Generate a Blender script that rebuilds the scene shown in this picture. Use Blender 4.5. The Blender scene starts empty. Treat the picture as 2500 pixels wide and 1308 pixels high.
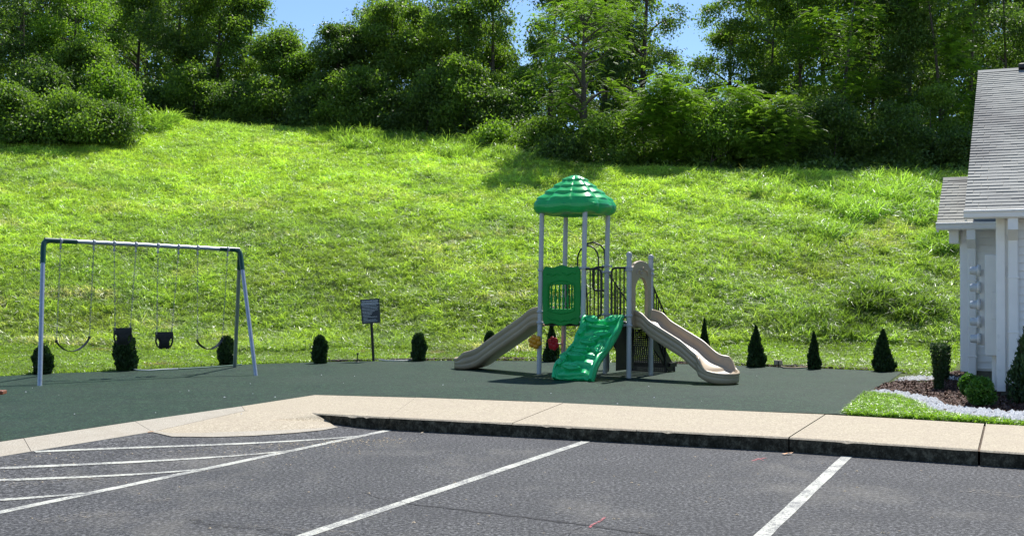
import bpy, math, random
import numpy as np
from mathutils import Vector, Matrix, Euler
from mathutils.noise import noise as pnoise

random.seed(7); rng = np.random.default_rng(7)
SC = bpy.context.scene
COL = SC.collection
R = math.radians

# ------------------------------------------------------------------ camera
F = 2800.0; CX, CY = 1250.0, 654.0; CAMZ = 1.6
PITCH = math.atan((721 - CY) / F); ROLL = 0.005
_f = Vector((0, math.cos(PITCH), math.sin(PITCH)))
_r0 = Vector((1, 0, 0)); _u0 = Vector((0, -math.sin(PITCH), math.cos(PITCH)))
_r = math.cos(ROLL) * _r0 + math.sin(ROLL) * _u0
_u = -math.sin(ROLL) * _r0 + math.cos(ROLL) * _u0
cam = bpy.data.objects.new('camera', bpy.data.cameras.new('camera')); COL.objects.link(cam)
cam.matrix_world = Matrix(((_r.x, _u.x, -_f.x, 0), (_r.y, _u.y, -_f.y, 0), (_r.z, _u.z, -_f.z, CAMZ), (0, 0, 0, 1)))
cam.data.sensor_width = 36; cam.data.lens = F / 2500 * 36
cam.data.clip_start = 0.05; cam.data.clip_end = 2000
SC.camera = cam

# ------------------------------------------------------------------ world, sun, exposure
SUN_AZ = math.atan2(.38, .925); SUN_EL = R(56)
w = bpy.data.worlds.new('World'); SC.world = w; w.use_nodes = True
nt = w.node_tree; nt.nodes.clear()
sky = nt.nodes.new('ShaderNodeTexSky'); sky.sky_type = 'NISHITA'; sky.sun_disc = False
sky.sun_elevation = SUN_EL; sky.sun_rotation = SUN_AZ
sky.altitude = 600; sky.air_density = 1.0; sky.dust_density = 0.05; sky.ozone_density = 5.0
bg = nt.nodes.new('ShaderNodeBackground'); bg.inputs['Strength'].default_value = 0.10
wo = nt.nodes.new('ShaderNodeOutputWorld')
nt.links.new(sky.outputs[0], bg.inputs[0]); nt.links.new(bg.outputs[0], wo.inputs[0])
sl = bpy.data.lights.new('sun', 'SUN'); sl.energy = 4.4; sl.angle = R(0.53); sl.color = (1.0, 0.965, 0.91)
so = bpy.data.objects.new('sun', sl); COL.objects.link(so)
sdir = Vector((math.sin(SUN_AZ) * math.cos(SUN_EL), math.cos(SUN_AZ) * math.cos(SUN_EL), math.sin(SUN_EL)))
so.rotation_euler = sdir.to_track_quat('Z', 'Y').to_euler(); so.location = (0, 0, 40)
SC.view_settings.view_transform = 'Standard'; SC.view_settings.look = 'None'
SC.view_settings.gamma = 1; SC.view_settings.use_curve_mapping = False
SC.view_settings.exposure = 0.72
SC.cycles.max_bounces = 8; SC.cycles.transmission_bounces = 5; SC.cycles.diffuse_bounces = 4
SC.cycles.transparent_max_bounces = 8

# ------------------------------------------------------------------ helpers
def ray(px, py):
    return _f + ((px - CX) / F) * _r - ((py - CY) / F) * _u
def P(px, py, z=0.15):
    d = ray(px, py); t = (z - CAMZ) / d.z
    return Vector((d.x * t, d.y * t, z))
def PD(px, py, Y):
    d = ray(px, py); t = Y / d.y
    return Vector((d.x * t, Y, CAMZ + d.z * t))
def ss(a, b, x):
    t = np.clip((np.asarray(x, float) - a) / (b - a), 0, 1); return t * t * (3 - 2 * t)

def props(o, label=None, cat=None, group=None, kind=None):
    if label: o['label'] = label
    if cat: o['category'] = cat
    if group: o['group'] = group
    if kind: o['kind'] = kind
    return o
def empty(name, loc=(0, 0, 0), rz=0, **k):
    o = bpy.data.objects.new(name, None); COL.objects.link(o)
    o.empty_display_size = .2
    o.location = loc; o.rotation_euler = (0, 0, rz)
    return props(o, **k)
def origin_of(o):
    v = Vector((0, 0, 0))
    while o is not None:
        v = v + o.location; o = o.parent
    return v

class MB:
    """collects shapes; build() links them as one mesh object"""
    def __init__(s): s.v = []; s.f = []; s.m = []; s.sm = []
    def add(s, vs, fs, mi=0, smooth=False):
        b = len(s.v); s.v += [tuple(v) for v in vs]
        for f in fs: s.f.append(tuple(b + i for i in f)); s.m.append(mi); s.sm.append(smooth)
        return s
    def box(s, c, sz, rot=None, mi=0):
        hx, hy, hz = sz[0] / 2, sz[1] / 2, sz[2] / 2
        vs = [Vector((x, y, z)) for x in (-hx, hx) for y in (-hy, hy) for z in (-hz, hz)]
        if rot is not None: vs = [rot @ v for v in vs]
        vs = [v + Vector(c) for v in vs]
        return s.add(vs, [(0, 1, 3, 2), (4, 6, 7, 5), (0, 4, 5, 1), (2, 3, 7, 6), (0, 2, 6, 4), (1, 5, 7, 3)], mi)
    def bbox(s, c, sz, bv=.008, rot=None, mi=0):
        """box with bevelled vertical and horizontal edges"""
        hx, hy, hz = sz[0] / 2, sz[1] / 2, sz[2] / 2
        b = min(bv, hx * .9, hy * .9, hz * .9); vs = []
        rings = [(-hz, b), (-hz + b, 0), (hz - b, 0), (hz, b)]
        for z, k in rings:
            X, Y = hx - k, hy - k
            for x, y in ((X - b, Y), (X, Y - b), (X, -Y + b), (X - b, -Y), (-X + b, -Y), (-X, -Y + b), (-X, Y - b), (-X + b, Y)):
                vs.append(Vector((x, y, z)))
        if rot is not None: vs = [rot @ v for v in vs]
        vs = [v + Vector(c) for v in vs]; fs = [tuple(range(8)), tuple(reversed(range(24, 32)))]
        for k in range(3):
            for i in range(8):
                j = (i + 1) % 8; fs.append((k * 8 + i, k * 8 + 8 + i, k * 8 + 8 + j, k * 8 + j))
        return s.add(vs, fs, mi)
    def tube(s, pts, r, n=10, cap=True, mi=0, smooth=True):
        pts = [Vector(p) for p in pts]
        rs = r if hasattr(r, '__len__') else [r] * len(pts)
        rings = []; up = None
        for i, p in enumerate(pts):
            if i == 0: t = pts[1] - p
            elif i == len(pts) - 1: t = p - pts[i - 1]
            else: t = (pts[i + 1] - p).normalized() + (p - pts[i - 1]).normalized()
            if t.length < 1e-9: t = Vector((0, 0, 1))
            t.normalize()
            if up is None: up = t.orthogonal().normalized()
            up = (up - t * up.dot(t))
            up = up.normalized() if up.length > 1e-6 else t.orthogonal().normalized()
            sd = t.cross(up)
            rings.append([p + (up * math.cos(2 * math.pi * k / n) + sd * math.sin(2 * math.pi * k / n)) * rs[i] for k in range(n)])
        vs = [v for rg in rings for v in rg]; fs = []
        for i in range(len(pts) - 1):
            for k in range(n):
                j = (k + 1) % n; fs.append((i * n + k, i * n + j, i * n + n + j, i * n + n + k))
        s.add(vs, fs, mi, smooth)
        if cap:
            s.add(rings[0], [tuple(reversed(range(n)))], mi); s.add(rings[-1], [tuple(range(n))], mi)
        return s
    def lathe(s, prof, c=(0, 0, 0), n=16, mi=0, smooth=True, rot=None):
        vs = []
        for r, z in prof:
            for k in range(n):
                a = 2 * math.pi * k / n; v = Vector((r * math.cos(a), r * math.sin(a), z))
                if rot is not None: v = rot @ v
                vs.append(v + Vector(c))
        fs = []
        for i in range(len(prof) - 1):
            for k in range(n):
                j = (k + 1) % n; fs.append((i * n + k, i * n + j, i * n + n + j, i * n + n + k))
        return s.add(vs, fs, mi, smooth)
    def poly(s, pts, mi=0):
        return s.add(pts, [tuple(range(len(pts)))], mi)
    def prism(s, pts, dz, mi=0, mside=None):
        """polygon (ccw list of points) extruded by the vector dz"""
        n = len(pts); dz = Vector(dz); a = [Vector(p) for p in pts]; b = [p + dz for p in a]
        s.add(a + b, [tuple(reversed(range(n))), tuple(range(n, 2 * n))], mi)
        s.add(a + b, [(i, (i + 1) % n, n + (i + 1) % n, n + i) for i in range(n)], mi if mside is None else mside)
        return s
    def build(s, name, mat, parent=None, local=False, **k):
        off = Vector((0, 0, 0)) if (parent is None or local) else origin_of(parent)
        me = bpy.data.meshes.new(name)
        me.from_pydata([(v[0] - off.x, v[1] - off.y, v[2] - off.z) for v in s.v], [], s.f)
        mats = mat if isinstance(mat, (list, tuple)) else [mat]
        for m in mats: me.materials.append(m)
        me.polygons.foreach_set('material_index', s.m)
        me.polygons.foreach_set('use_smooth', s.sm)
        me.update()
        o = bpy.data.objects.new(name, me); COL.objects.link(o)
        if parent is not None: o.parent = parent
        return props(o, **k)

def np_mesh(name, v, f, mat, tint=None, smooth=False, link=True, parent=None, **k):
    """v (N,3), f (M,3 or 4) arrays"""
    v = np.asarray(v, np.float32); f = np.asarray(f, np.int32)
    me = bpy.data.meshes.new(name); n, kk = f.shape
    me.vertices.add(len(v)); me.vertices.foreach_set('co', v.ravel())
    me.loops.add(n * kk); me.loops.foreach_set('vertex_index', f.ravel())
    me.polygons.add(n); me.polygons.foreach_set('loop_start', np.arange(0, n * kk, kk, dtype=np.int32))
    me.polygons.foreach_set('loop_total', np.full(n, kk, np.int32))
    me.polygons.foreach_set('use_smooth', np.full(n, smooth))
    for m in (mat if isinstance(mat, (list, tuple)) else [mat]): me.materials.append(m)
    if tint is not None:
        a = me.attributes.new('tint', 'FLOAT', 'POINT'); a.data.foreach_set('value', np.asarray(tint, np.float32))
    me.update(); me.validate()
    o = bpy.data.objects.new(name, me)
    if link: COL.objects.link(o)
    if parent is not None: o.parent = parent
    return props(o, **k)

# ------------------------------------------------------------------ materials
def N(nt, t, **k):
    n = nt.nodes.new(t)
    for a, b in k.items(): setattr(n, a, b)
    return n
def new_mat(name):
    m = bpy.data.materials.new(name); m.use_nodes = True
    nt = m.node_tree; b = nt.nodes['Principled BSDF']; return m, nt, b
def coords(nt): return N(nt, 'ShaderNodeTexCoord').outputs['Object']
def noise_n(nt, co, scale, detail=4, rough=.55, sx=None):
    n = N(nt, 'ShaderNodeTexNoise'); n.inputs['Scale'].default_value = scale
    n.inputs['Detail'].default_value = detail; n.inputs['Roughness'].default_value = rough
    if sx is not None:
        mp = N(nt, 'ShaderNodeMapping'); mp.inputs['Scale'].default_value = sx; nt.links.new(co, mp.inputs[0]); co = mp.outputs[0]
    nt.links.new(co, n.inputs['Vector']); return n.outputs['Fac']
def ramp(nt, fac, stops):
    r = N(nt, 'ShaderNodeValToRGB'); e = r.color_ramp.elements
    while len(e) < len(stops): e.new(.5)
    for q, (p, c) in zip(e, stops):
        q.position = p; q.color = (c[0], c[1], c[2], 1) if hasattr(c, '__len__') else (c, c, c, 1)
    nt.links.new(fac, r.inputs[0]); return r.outputs[0]
def mixc(nt, fac, a, b, mode='MIX'):
    m = N(nt, 'ShaderNodeMix', data_type='RGBA', blend_type=mode)
    for sock, v in ((m.inputs[0], fac), (m.inputs[6], a), (m.inputs[7], b)):
        if hasattr(v, 'is_linked') or hasattr(v, 'node'): nt.links.new(v, sock)
        elif hasattr(v, '__len__'): sock.default_value = (v[0], v[1], v[2], 1)
        else: sock.default_value = v
    return m.outputs[2]
def bump(nt, b, h, strength, dist):
    n = N(nt, 'ShaderNodeBump'); n.inputs['Strength'].default_value = strength; n.inputs['Distance'].default_value = dist
    nt.links.new(h, n.inputs['Height']); nt.links.new(n.outputs[0], b.inputs['Normal'])
def mat(name, c, rough=.6, metal=0, var=.18, vs=3.0, bmp=0, bs=60, spec=.5, coat=0, dirt=None):
    m, nt, b = new_mat(name); co = coords(nt)
    f = noise_n(nt, co, vs)
    col = ramp(nt, f, [(.3, [x * (1 - var) for x in c]), (.7, [min(1, x * (1 + var)) for x in c])])
    if dirt:
        g = noise_n(nt, co, dirt[0], 6, .65)
        col = mixc(nt, ramp(nt, g, [(dirt[1], 0), (dirt[1] + .15, dirt[3] if len(dirt) > 3 else .7)]), col, dirt[2])
    nt.links.new(col, b.inputs['Base Color'])
    b.inputs['Roughness'].default_value = rough; b.inputs['Metallic'].default_value = metal
    b.inputs['Specular IOR Level'].default_value = spec
    b.inputs['Coat Weight'].default_value = coat
    if bmp: bump(nt, b, noise_n(nt, co, bs, 3), bmp, .004)
    return m

M = {}
# plain materials
M['post'] = mat('post_grey', (.52, .52, .51), .45, 0, .05, 4, .05, 90, dirt=(9, .62, (.16, .15, .13), .35))
M['clamp'] = mat('clamp_grey', (.44, .44, .44), .45, 0, .05)
M['green_roof'] = mat('roof_plastic', (.022, .44, .105), .30, 0, .10, 2.5, .12, 45, .45, dirt=(5, .6, (.03, .19, .11), .35))
M['green_panel'] = mat('panel_plastic', (.004, .27, .035), .5, 0, .08, 3, .10, 60, .35, dirt=(6, .62, (.03, .16, .06), .35))
M['green_climb'] = mat('climber_plastic', (.020, .54, .17), .33, 0, .08, 4, .12, 60, .55, dirt=(7, .6, (.05, .26, .16), .35))
M['tan'] = mat('slide_plastic', (.43, .33, .21), .38, 0, .07, 2.2, .12, 55, .5, dirt=(6, .58, (.24, .20, .15), .4))
M['black'] = mat('black_coating', (.012, .011, .011), .42, 0, .2, 12, .1, 80)
M['rubber'] = mat('black_rubber', (.014, .014, .015), .6, 0, .2, 12, .1, 80)
M['yellow'] = mat('yellow_plastic', (.70, .30, .012), .35, 0, .06)
M['red'] = mat('red_plastic', (.60, .015, .03), .35, 0, .06)
M['galv'] = mat('galvanised_steel', (.44, .46, .49), .42, .75, .10, 14, .08, 70)
M['chain'] = mat('chain_steel', (.30, .30, .29), .38, .8, .15, 30)
M['dkgreen'] = mat('dark_green_coating', (.008, .065, .045), .35, 0, .10, 8)
M['white_paint'] = mat('white_vinyl', (.90, .885, .85), .5, 0, .04, 2, 0, 60, dirt=(3.5, .60, (.50, .50, .48), .35))
M['white_trim'] = mat('white_trim', (.90, .885, .86), .45, 0, .04, 3, 0, 60, dirt=(5, .60, (.50, .48, .44), .45))
M['grey_box'] = mat('meter_grey', (.76, .75, .73), .45, .1, .05, 4)
M['found'] = mat('foundation_block', (.16, .155, .12), .9, 0, .2, 6, .3, 40)
M['tile_black'] = mat('drain_black', (.02, .02, .022), .5, 0, .2, 10)
M['wood'] = mat('bench_wood', (.22, .07, .03), .6, 0, .25, 9, .2, 30)
M['stone_beige'] = mat('beige_stone', (.50, .40, .27), .85, 0, .15, 12, .3, 60)
M['bark'] = mat('bark', (.085, .068, .052), .9, 0, .35, 7, .6, 18)
M['bark_pale'] = mat('bark_pale', (.15, .135, .11), .9, 0, .3, 7, .6, 18)
M['hose_w'] = mat('hose_white', (.52, .55, .53), .5, 0, .08, 20)
M['hose_g'] = mat('hose_green', (.05, .16, .10), .5, 0, .1, 20)
M['sign'] = mat('sign_face', (.022, .03, .04), .4, 0, .1)
M['print'] = mat('sign_print', (.85, .86, .87), .5, 0, .05)
M['soil'] = mat('soil', (.10, .07, .045), .95, 0, .4, 5, .5, 30)
M['leaf_litter'] = mat('dead_leaf', (.55, .24, .06), .6, 0, .2, 30)
M['spray'] = mat('red_spray_paint', (.42, .12, .12), .7, 0, .25, 40, 0, 60, dirt=(60, .45, (.09, .09, .10), .9))
M['crack_'] = mat('tar_crack', (.022, .022, .024), .75, 0, .3, 20, .4, 90, dirt=(25, .5, (.07, .07, .075), .6))
def ragged(name, c, lo, hi, sc=40):
    m, nt, b = new_mat(name); co = coords(nt); b.inputs['Base Color'].default_value = (*c, 1); b.inputs['Roughness'].default_value = .85
    nt.links.new(ramp(nt, noise_n(nt, co, sc, 5, .85), [(lo, 0), (hi, 1)]), b.inputs['Alpha']); return m
M['crack'] = ragged('tar_crack', (.020, .020, .022), .44, .50)
M['stain'] = ragged('oil_stain', (.024, .023, .023), .50, .60, 22)
M['spray'] = ragged('red_spray', (.50, .14, .15), .46, .56)
M['sand'] = ragged('sand_dust', (.25, .225, .185), .52, .66, 26)
M['glass'] = mat('meter_glass', (.55, .58, .6), .08, 0, .1, 10, 0, 60, 1.0)

# asphalt
def asphalt():
    m, nt, b = new_mat('asphalt'); co = coords(nt)
    fine = noise_n(nt, co, 34, 4, .85); med = noise_n(nt, co, 1.1, 5, .6); dust = noise_n(nt, co, .55, 7, .72, (1, .6, 1))
    c = ramp(nt, fine, [(.41, (.014, .0145, .017)), (.5, (.045, .045, .0465)), (.59, (.21, .21, .21))])
    c = mixc(nt, ramp(nt, med, [(.38, 0.0), (.62, .45)]), c, (.038, .039, .042))
    c = mixc(nt, ramp(nt, dust, [(.52, 0), (.64, .36)]), c, (.22, .205, .175))
    sp = noise_n(nt, co, 27, 4, .9, (1, .75, 1))
    c = mixc(nt, ramp(nt, sp, [(.42, .55), (.52, 0)]), c, (.022, .0225, .024))
    c = mixc(nt, ramp(nt, sp, [(.56, 0), (.66, .35)]), c, (.27, .27, .28))
    nt.links.new(c, b.inputs['Base Color']); b.inputs['Roughness'].default_value = .82; b.inputs['Specular IOR Level'].default_value = .3
    bump(nt, b, fine, .8, .012); return m
M['asphalt'] = asphalt()
def turf():
    m, nt, b = new_mat('rubber_crumb'); co = coords(nt)
    fine = noise_n(nt, co, 32, 4, .85); med = noise_n(nt, co, .5, 6, .65); cl = noise_n(nt, co, 11, 5, .85, (1, .55, 1))
    c = ramp(nt, fine, [(.40, (.003, .012, .008)), (.5, (.011, .035, .018)), (.60, (.056, .115, .070))])
    c = mixc(nt, ramp(nt, cl, [(.44, .75), (.56, 0)]), c, (.008, .020, .014))
    c = mixc(nt, ramp(nt, med, [(.42, 0.0), (.62, .3)]), c, (.040, .056, .043))
    nt.links.new(c, b.inputs['Base Color']); b.inputs['Roughness'].default_value = .62; b.inputs['Specular IOR Level'].default_value = .12
    bump(nt, b, cl, .7, .02); return m
M['turf'] = turf()
def concrete():
    m, nt, b = new_mat('concrete'); co = coords(nt)
    fine = noise_n(nt, co, 48, 4, .85); med = noise_n(nt, co, 1.3, 6, .65); st = noise_n(nt, co, 5, 5, .7)
    c = ramp(nt, fine, [(.38, (.235, .19, .125)), (.5, (.41, .35, .245)), (.62, (.57, .50, .37))])
    c = mixc(nt, ramp(nt, med, [(.42, 0), (.62, .45)]), c, (.37, .31, .225))
    c = mixc(nt, ramp(nt, st, [(.58, 0), (.75, .35)]), c, (.30, .25, .19))
    gr = noise_n(nt, co, 18, 4, .9, (1, .6, 1)); c = mixc(nt, ramp(nt, gr, [(.42, .45), (.54, 0)]), c, (.28, .225, .165))
    nt.links.new(c, b.inputs['Base Color']); b.inputs['Roughness'].default_value = .85
    bump(nt, b, fine, .35, .004); return m
M['conc'] = concrete()
def conc_grey():
    m, nt, b = new_mat('concrete_grey'); co = coords(nt)
    fine = noise_n(nt, co, 90, 4, .75); med = noise_n(nt, co, 2.2, 6, .65)
    c = ramp(nt, fine, [(.38, (.22, .195, .15)), (.5, (.38, .34, .27)), (.62, (.50, .455, .37))])
    c = mixc(nt, ramp(nt, med, [(.42, 0), (.62, .45)]), c, (.31, .265, .20))
    nt.links.new(c, b.inputs['Base Color']); b.inputs['Roughness'].default_value = .9
    bump(nt, b, fine, .35, .004); return m
M['concg'] = conc_grey()
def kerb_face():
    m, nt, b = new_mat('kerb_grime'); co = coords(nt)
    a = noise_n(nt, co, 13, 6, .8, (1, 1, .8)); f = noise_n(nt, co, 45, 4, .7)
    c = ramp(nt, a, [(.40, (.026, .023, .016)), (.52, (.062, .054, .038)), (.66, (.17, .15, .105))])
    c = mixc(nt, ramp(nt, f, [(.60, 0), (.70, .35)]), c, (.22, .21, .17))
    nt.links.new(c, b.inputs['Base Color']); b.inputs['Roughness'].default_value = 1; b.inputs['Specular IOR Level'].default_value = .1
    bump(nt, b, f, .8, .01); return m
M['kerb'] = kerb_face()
def paint():
    m, nt, b = new_mat('road_paint'); co = coords(nt)
    f = noise_n(nt, co, 38, 5, .9); g = noise_n(nt, co, 3, 4, .6)
    wear = N(nt, 'ShaderNodeMath', operation='ADD'); nt.links.new(f, wear.inputs[0])
    g2 = N(nt, 'ShaderNodeMath', operation='MULTIPLY'); nt.links.new(g, g2.inputs[0]); g2.inputs[1].default_value = .5; nt.links.new(g2.outputs[0], wear.inputs[1])
    c = mixc(nt, ramp(nt, wear.outputs[0], [(.73, 0), (.79, .85)]), (.50, .50, .43), (.12, .12, .125))
    nt.links.new(c, b.inputs['Base Color']); b.inputs['Roughness'].default_value = .75
    bump(nt, b, f, .4, .003); return m
M['paint'] = paint()
def shingle(name, c0, c1):
    m, nt, b = new_mat(name); co = N(nt, 'ShaderNodeNewGeometry').outputs['Position']
    f = noise_n(nt, co, 110, 3, .7); g = noise_n(nt, co, .55, 5, .6); oi = N(nt, 'ShaderNodeObjectInfo')
    c = ramp(nt, f, [(.35, c0), (.65, c1)])
    c = mixc(nt, ramp(nt, g, [(.45, 0), (.65, .6)]), c, (.12, .112, .11))
    c = mixc(nt, ramp(nt, oi.outputs['Random'], [(0, .0), (1, .22)]), c, (.24, .245, .235))
    nt.links.new(c, b.inputs['Base Color']); b.inputs['Roughness'].default_value = .95
    bump(nt, b, f, .5, .004); return m
M['shingle'] = shingle('asphalt_shingle', (.22, .22, .195), (.41, .41, .37))

def foliage(name, dark, light, trans=.35, rough=.45, inst=False, spec=.5, straw=None):
    m, nt, b = new_mat(name)
    if inst:
        at = N(nt, 'ShaderNodeAttribute', attribute_type='INSTANCER', attribute_name='tint'); fac = None
        ca = at.outputs['Color']
        # per-blade lightness baked along the mesh attribute 'shade'
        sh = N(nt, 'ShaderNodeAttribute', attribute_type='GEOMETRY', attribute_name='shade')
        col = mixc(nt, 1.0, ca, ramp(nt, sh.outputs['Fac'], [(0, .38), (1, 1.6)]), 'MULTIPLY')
    else:
        at = N(nt, 'ShaderNodeAttribute', attribute_type='GEOMETRY', attribute_name='tint')
        st = [(0, dark), (.75, light)]
        if straw: st.append((1, straw))
        col = ramp(nt, at.outputs['Fac'], st)
    nt.links.new(col, b.inputs['Base Color'])
    b.inputs['Roughness'].default_value = rough; b.inputs['Specular IOR Level'].default_value = spec
    tr = N(nt, 'ShaderNodeBsdfTranslucent')
    tc = mixc(nt, 1.0, col, (1.24, 1.42, .50) if trans > 0 else (1, 1, 1), 'MULTIPLY')
    nt.links.new(tc, tr.inputs['Color'])
    mx = N(nt, 'ShaderNodeMixShader'); mx.inputs[0].default_value = trans
    nt.links.new(b.outputs[0], mx.inputs[1]); nt.links.new(tr.outputs[0], mx.inputs[2])
    nt.links.new(mx.outputs[0], nt.nodes['Material Output'].inputs['Surface'])
    return m
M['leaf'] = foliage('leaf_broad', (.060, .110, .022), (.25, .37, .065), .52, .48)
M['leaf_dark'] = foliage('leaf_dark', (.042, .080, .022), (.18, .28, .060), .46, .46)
M['leaf_bright'] = foliage('leaf_bright', (.080, .16, .018), (.27, .41, .055), .52, .5)
M['leaf_locust'] = foliage('leaf_locust', (.075, .145, .022), (.25, .38, .055), .53, .55)
M['arb'] = foliage('arborvitae_green', (.012, .030, .010), (.045, .095, .022), .18, .6)
M['box'] = foliage('boxwood_green', (.020, .07, .010), (.09, .22, .025), .3, .4)
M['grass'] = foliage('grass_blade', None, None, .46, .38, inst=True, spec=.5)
M['chip'] = foliage('bark_chip', (.035, .015, .010), (.16, .075, .048), .0, .8, straw=(.30, .19, .12))
M['pebble'] = mat('white_pebble', (.62, .62, .61), .7, 0, .2, 15, .2, 80)

# ================================================================== TERRAIN
c_px = [-400, 0, 250, 330, 420, 640, 900, 1150, 1290, 1400, 1900, 2300, 2800]
c_py = [352, 350, 342, 322, 296, 312, 332, 348, 388, 408, 424, 430, 430]
c_d = [48, 50, 52, 55, 58, 57, 55, 53, 49, 48, 47, 47, 47]
CRZ = [PD(a, b, d).z for a, b, d in zip(c_px, c_py, c_d)]
def hill(X, Y):
    X = np.asarray(X, float); Y = np.asarray(Y, float)
    px = CX + F * X / np.maximum(Y, 5)
    dc = np.interp(px, c_px, c_d); zc = np.interp(px, c_px, CRZ)
    df = 26.0 + 0 * px
    t = (Y - df) / (dc - df); tc = np.clip(t, 0, 1)
    g = np.where(tc < .18, tc * tc / .36 * 1.1, 0)
    # soft start, then straight, easing off at the brow
    g = np.where(tc < .16, (tc / .16) ** 2 * .07, .07 + (tc - .16) / .84 * .93)
    g = g - .02 * np.exp(-((tc - .16) / .08) ** 2)
    g = np.clip(g, 0, 1)
    z = .135 + (zc - .135) * g
    z = z + np.where(t > 1, (Y - dc) * .03, 0)
    lump = .06 * np.sin(X * .9 + 1.3 * np.sin(Y * .45)) * np.sin(Y * .8 + X * .3) + .06 * np.sin(X * 2.1 + Y * 1.3 + 2 * np.sin(X * .37))
    return z + .8 * lump * ss(.1, .35, t) * (1 - .5 * ss(.8, 1.0, t))

def grid_sheet(name, xs, ys, zf, m, **k):
    XX, YY = np.meshgrid(xs, ys); Z = zf(XX, YY)
    v = np.stack([XX, YY, Z], -1).reshape(-1, 3); nx, ny = len(xs), len(ys)
    i = np.arange((ny - 1) * (nx - 1)); r_, c_ = i // (nx - 1), i % (nx - 1); b0 = r_ * nx + c_
    f = np.stack([b0, b0 + 1, b0 + nx + 1, b0 + nx], 1)
    return np_mesh(name, v, f, m, smooth=True, **k)
def meadow_soil():
    m, nt, b = new_mat('meadow_ground'); co = coords(nt)
    a = noise_n(nt, co, 1.6, 6, .7); f = noise_n(nt, co, 14, 5, .8)
    c = ramp(nt, a, [(.35, (.07, .11, .02)), (.6, (.14, .19, .035)), (.8, (.20, .18, .09))])
    c = mixc(nt, ramp(nt, f, [(.35, .7), (.6, 0)]), c, (.018, .030, .008))
    nt.links.new(c, b.inputs['Base Color']); b.inputs['Roughness'].default_value = .95
    bump(nt, b, f, 1.0, .08); return m
M['meadow'] = meadow_soil()
EDGE_PX = [(-260, 935), (0, 918), (98, 912), (300, 905), (548, 891), (760, 884), (900, 881), (1100, 880), (1350, 881), (1700, 889), (1950, 897), (2204, 907)]
EDGE = [P(*q) for q in EDGE_PX]
grid_sheet('hillside', np.linspace(-62, 62, 249), np.linspace(16.5, 96, 200), hill, M['meadow'], kind='structure')
g_ = MB(); g_.poly([(-900, -900, -.14), (900, -900, -.14), (900, 1800, -.14), (-900, 1800, -.14)])
g_.build('ground', M['soil'], kind='structure')

# lot: kerb axes
UK = Vector((math.cos(R(23.7)), -math.sin(R(23.7)), 0)); VK = Vector((math.sin(R(23.7)), math.cos(R(23.7)), 0))
def lot_z(X, Y):
    u = X * UK.x + Y * UK.y
    return .125 * (1 - ss(-8.9, -6.9, u))
def PL(px, py, dz=0):
    z = 0.0
    for _ in range(12):
        p = P(px, py, z + dz); z = float(lot_z(p.x, p.y))
    return P(px, py, z + dz)
grid_sheet('asphalt_lot', np.linspace(-16, 14, 151), np.linspace(-4, 16.2, 102), lambda X, Y: np.where(Y < 30, lot_z(X, Y), 0), M['asphalt'], kind='structure')
# --- rubber turf: polygon between far edge and sidewalk
SW_FAR = [(770, 963), (1000, 969), (1250, 977), (1650, 996), (2065, 1010)]
turf_px = EDGE_PX + [(2150, 945), (2125, 958), (2095, 985), (2067, 1011)] + SW_FAR[::-1][1:] + [(590, 991), (300, 1032), (0, 1077), (-330, 1127), (-700, 1183)]
t_ = MB(); tp = [P(a, b, .15) for a, b in turf_px]
tp.append(Vector((tp[-1].x - 5, 17, .15)))
def ear_sheet(mb, pts, mi=0):
    from mathutils.geometry import tessellate_polygon
    tri = tessellate_polygon([pts])
    for t in tri:
        a, b, c = (Vector(pts[i]) for i in t)
        if (b - a).cross(c - a).z < 0: t = (t[0], t[2], t[1])
        mb.add([pts[i] for i in t], [(0, 1, 2)], mi)
ear_sheet(t_, tp)
t_.build('rubber_surface', M['turf'], kind='structure')
# front lawn and side ground at the right (under lawn, bed and house)
lg = MB(); L = [P(2067, 1011, .142), P(2320, 1027, .142), P(2700, 1045, .142)]
L += [L[-1] + VK * 6, Vector((7.3, 22.6, .142)), P(2204, 907, .142), P(2150, 945, .142), P(2125, 958, .142)]
ear_sheet(lg, L); lg.build('front_lawn', M['meadow'], kind='structure')

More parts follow.
